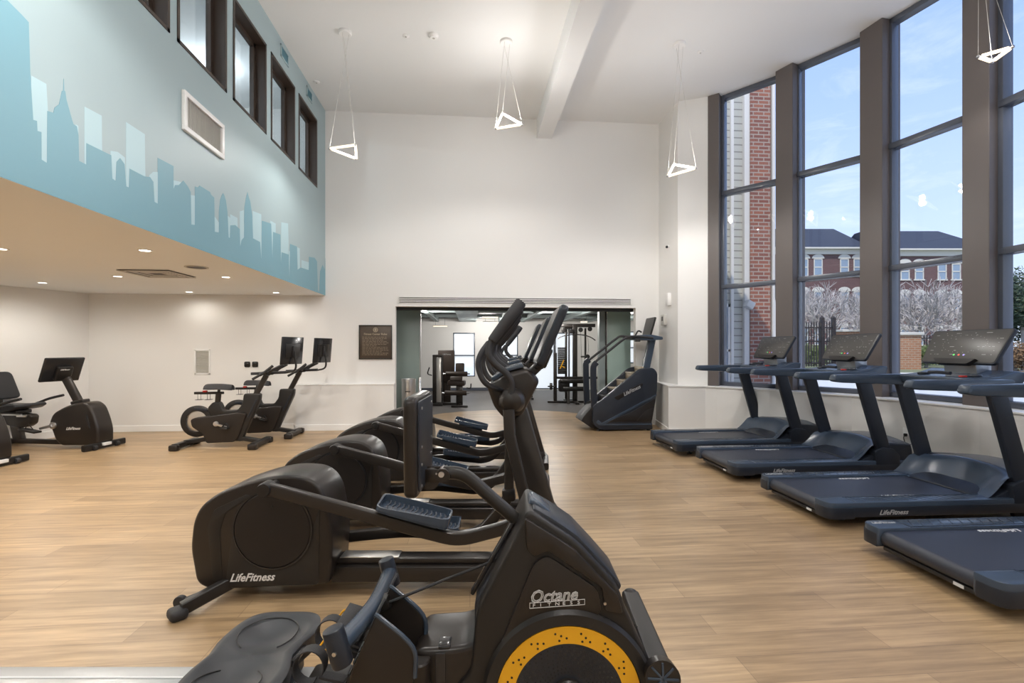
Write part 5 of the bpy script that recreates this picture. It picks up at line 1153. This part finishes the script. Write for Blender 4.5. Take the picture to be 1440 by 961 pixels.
mb = MB(); mb.b2((2.16-X, .08, .05), (3.10-X, WD-.08, .30), .01); mb.prism(PX([(2.16, .10), (2.20, .35), (2.90, .95), (3.15, 1.0), (3.15, .1)]), .085, WD-.085); mb.build('core', 'black_plastic', t)
for k in range(5):
    x, z = 2.20+k*.165, .44+k*.135
    mb = MB(); mb.box((x-X+.06, WD/2, z), (.20, WD-.17, .03), .008); mb.b2((x-X+.13, .09, z), (x-X+.15, WD-.09, z+.12), .004); mb.build('step', 'bronze_print' if k > 1 else 'panel_plastic', t)
mb = MB(); mb.prism(rc(PX([(1.90, .17), (1.94, .24), (2.12, .45), (2.22, .50), (2.2, .06), (2.10, .04)]), .02), .07, WD-.07, .012); mb.build('lower_step', 'disc_plastic', t)
for s, y in ((0, .05), (1, WD-.05)):
    mb = MB()
    if s == 0: P = [(2.12, .40), (2.11, .70), (2.105, 1.02), (2.115, 1.12), (2.16, 1.18)]
    else: P = [(2.12, .40), (2.11, .70), (2.10, 1.08), (2.11, 1.16), (2.16, 1.21)]
    mb.bar(cr([(x-X, y, z) for x, z in P], 4), .05, .105, .015, scales=None); mb.build('rail_post', 'tread_side', t)
    mb = MB(); z1 = 1.60 if s == 0 else 1.62
    mb.tube(cr([(2.13-X, y, 1.14), (2.17-X, y, 1.21), (2.40-X, y, 1.39), (2.64-X, y, 1.575), (2.76-X, y, z1+.02), (3.00-X, y*.8+.06, 1.615), (3.18-X, y*.8+.06, 1.60)], 5), .021, 12); mb.build('handrail', 'grip_rubber', t)
mb = MB(); mb.cyl((2.80-X, .05, 1.60), (2.80-X, WD-.05, 1.60), .018, n=12); mb.box((2.90-X, .1, 1.56), (.09, .08, .06), .015); mb.tube(cr([(2.86-X, .12, 1.62), (2.92-X, .12, 1.72), (2.98-X, .12, 1.70)], 4), .014, 10); mb.build('front_grip', 'black_plastic', t)
mb = MB(); mb.prism(rc(PX([(2.82, 1.57), (2.86, 1.645), (3.15, 1.66), (3.36, 1.62), (3.36, 1.57), (3.10, 1.555)]), .02), .10, WD-.10, .02, seg=3); mb.build('console_tray', 'sky_tinted_plastic', t)
mb = MB(); mb.bar([(3.12-X, WD/2, 1.04), (3.24-X, WD/2, 1.60)], .13, .12, .03); mb.build('mast', 'sky_tinted_plastic', t)
m = frame_mtx((3.13-X, WD/2, 1.65), (0, -1, 0), (.27, 0, 1))
mb = MB(); mb.prism(rc([(-.20, 0), (.20, 0), (.22, .33), (-.22, .33)], .025), -.03, .0, .008, axis='z', mtx=m); co = mb.build('console', 'black_plastic', t)
mb = MB(); mb.prism(rc([(-.19, .012), (.19, .012), (.208, .318), (-.208, .318)], .02), 0, .003, axis='z', mtx=m); mb.build('screen', 'screen_grey', co)
for x in (2.2, 3.08):
    for y in (.06, WD-.06):
        mb = MB(); mb.cyl((x-X, y, 0), (x-X, y, .03), .03, n=16, bevel=.004); mb.build('levelling_foot', 'grip_rubber', t)
# ------------------------------------------------------------------ daylight, camera
w = bpy.data.worlds.new('World'); S.world = w; w.use_nodes = True; nt = w.node_tree; nt.nodes.clear()
o = nt.nodes.new('ShaderNodeOutputWorld'); bg = nt.nodes.new('ShaderNodeBackground'); tc = nt.nodes.new('ShaderNodeTexCoord'); sp = nt.nodes.new('ShaderNodeSeparateXYZ')
rp = nt.nodes.new('ShaderNodeValToRGB'); e = rp.color_ramp.elements
e[0].position = 0; e[0].color = (.68, .78, .93, 1); e[1].position = .75; e[1].color = (.20, .34, .76, 1)
q = e.new(.12); q.color = (.56, .69, .93, 1); q = e.new(.38); q.color = (.37, .52, .89, 1)
nt.links.new(tc.outputs['Generated'], sp.inputs[0]); nt.links.new(sp.outputs['Z'], rp.inputs[0])
mp = nt.nodes.new('ShaderNodeMapping'); mp.inputs['Scale'].default_value = (2.2, 2.2, 7); mp.inputs['Rotation'].default_value = (0, .3, .2)
nz = nt.nodes.new('ShaderNodeTexNoise'); nz.inputs['Scale'].default_value = 2.3; nz.inputs['Detail'].default_value = 7; nz.inputs['Roughness'].default_value = .6; nz.inputs['Distortion'].default_value = .8
cr2 = nt.nodes.new('ShaderNodeValToRGB'); cr2.color_ramp.elements[0].position = .52; cr2.color_ramp.elements[1].position = .85; cr2.color_ramp.elements[1].color = (.6, .6, .6, 1)
mx = nt.nodes.new('ShaderNodeMix'); mx.data_type = 'RGBA'; mx.inputs[7].default_value = (.82, .87, .95, 1)
nt.links.new(tc.outputs['Generated'], mp.inputs[0]); nt.links.new(mp.outputs[0], nz.inputs['Vector']); nt.links.new(nz.outputs['Fac'], cr2.inputs[0])
nt.links.new(cr2.outputs[0], mx.inputs[0]); nt.links.new(rp.outputs[0], mx.inputs[6]); nt.links.new(mx.outputs[2], bg.inputs[0]); nt.links.new(bg.outputs[0], o.inputs[0])
bg.inputs[1].default_value = 1.5
l = bpy.data.lights.new('sun', 'SUN'); l.energy = 4.0; l.angle = R(.6); l.color = (1, .95, .86)
lo = bpy.data.objects.new('sun', l); COL.objects.link(lo); d = Vector((.22, .45, -.866)); lo.rotation_euler = d.to_track_quat('-Z', 'Y').to_euler()

cam = bpy.data.cameras.new('camera'); co = bpy.data.objects.new('camera', cam); COL.objects.link(co); S.camera = co
cam.sensor_width = 36; cam.lens = 690/1440*36; cam.shift_y = (490-480.5)/1440; cam.clip_start = .05; cam.clip_end = 300
co.location = (0, 0, 1.42); co.rotation_euler = (PI/2, 0, -TH)
S.view_settings.view_transform = 'Standard'; S.view_settings.look = 'None'; S.view_settings.gamma = 1; S.view_settings.use_curve_mapping = False
S.view_settings.exposure = -0.08
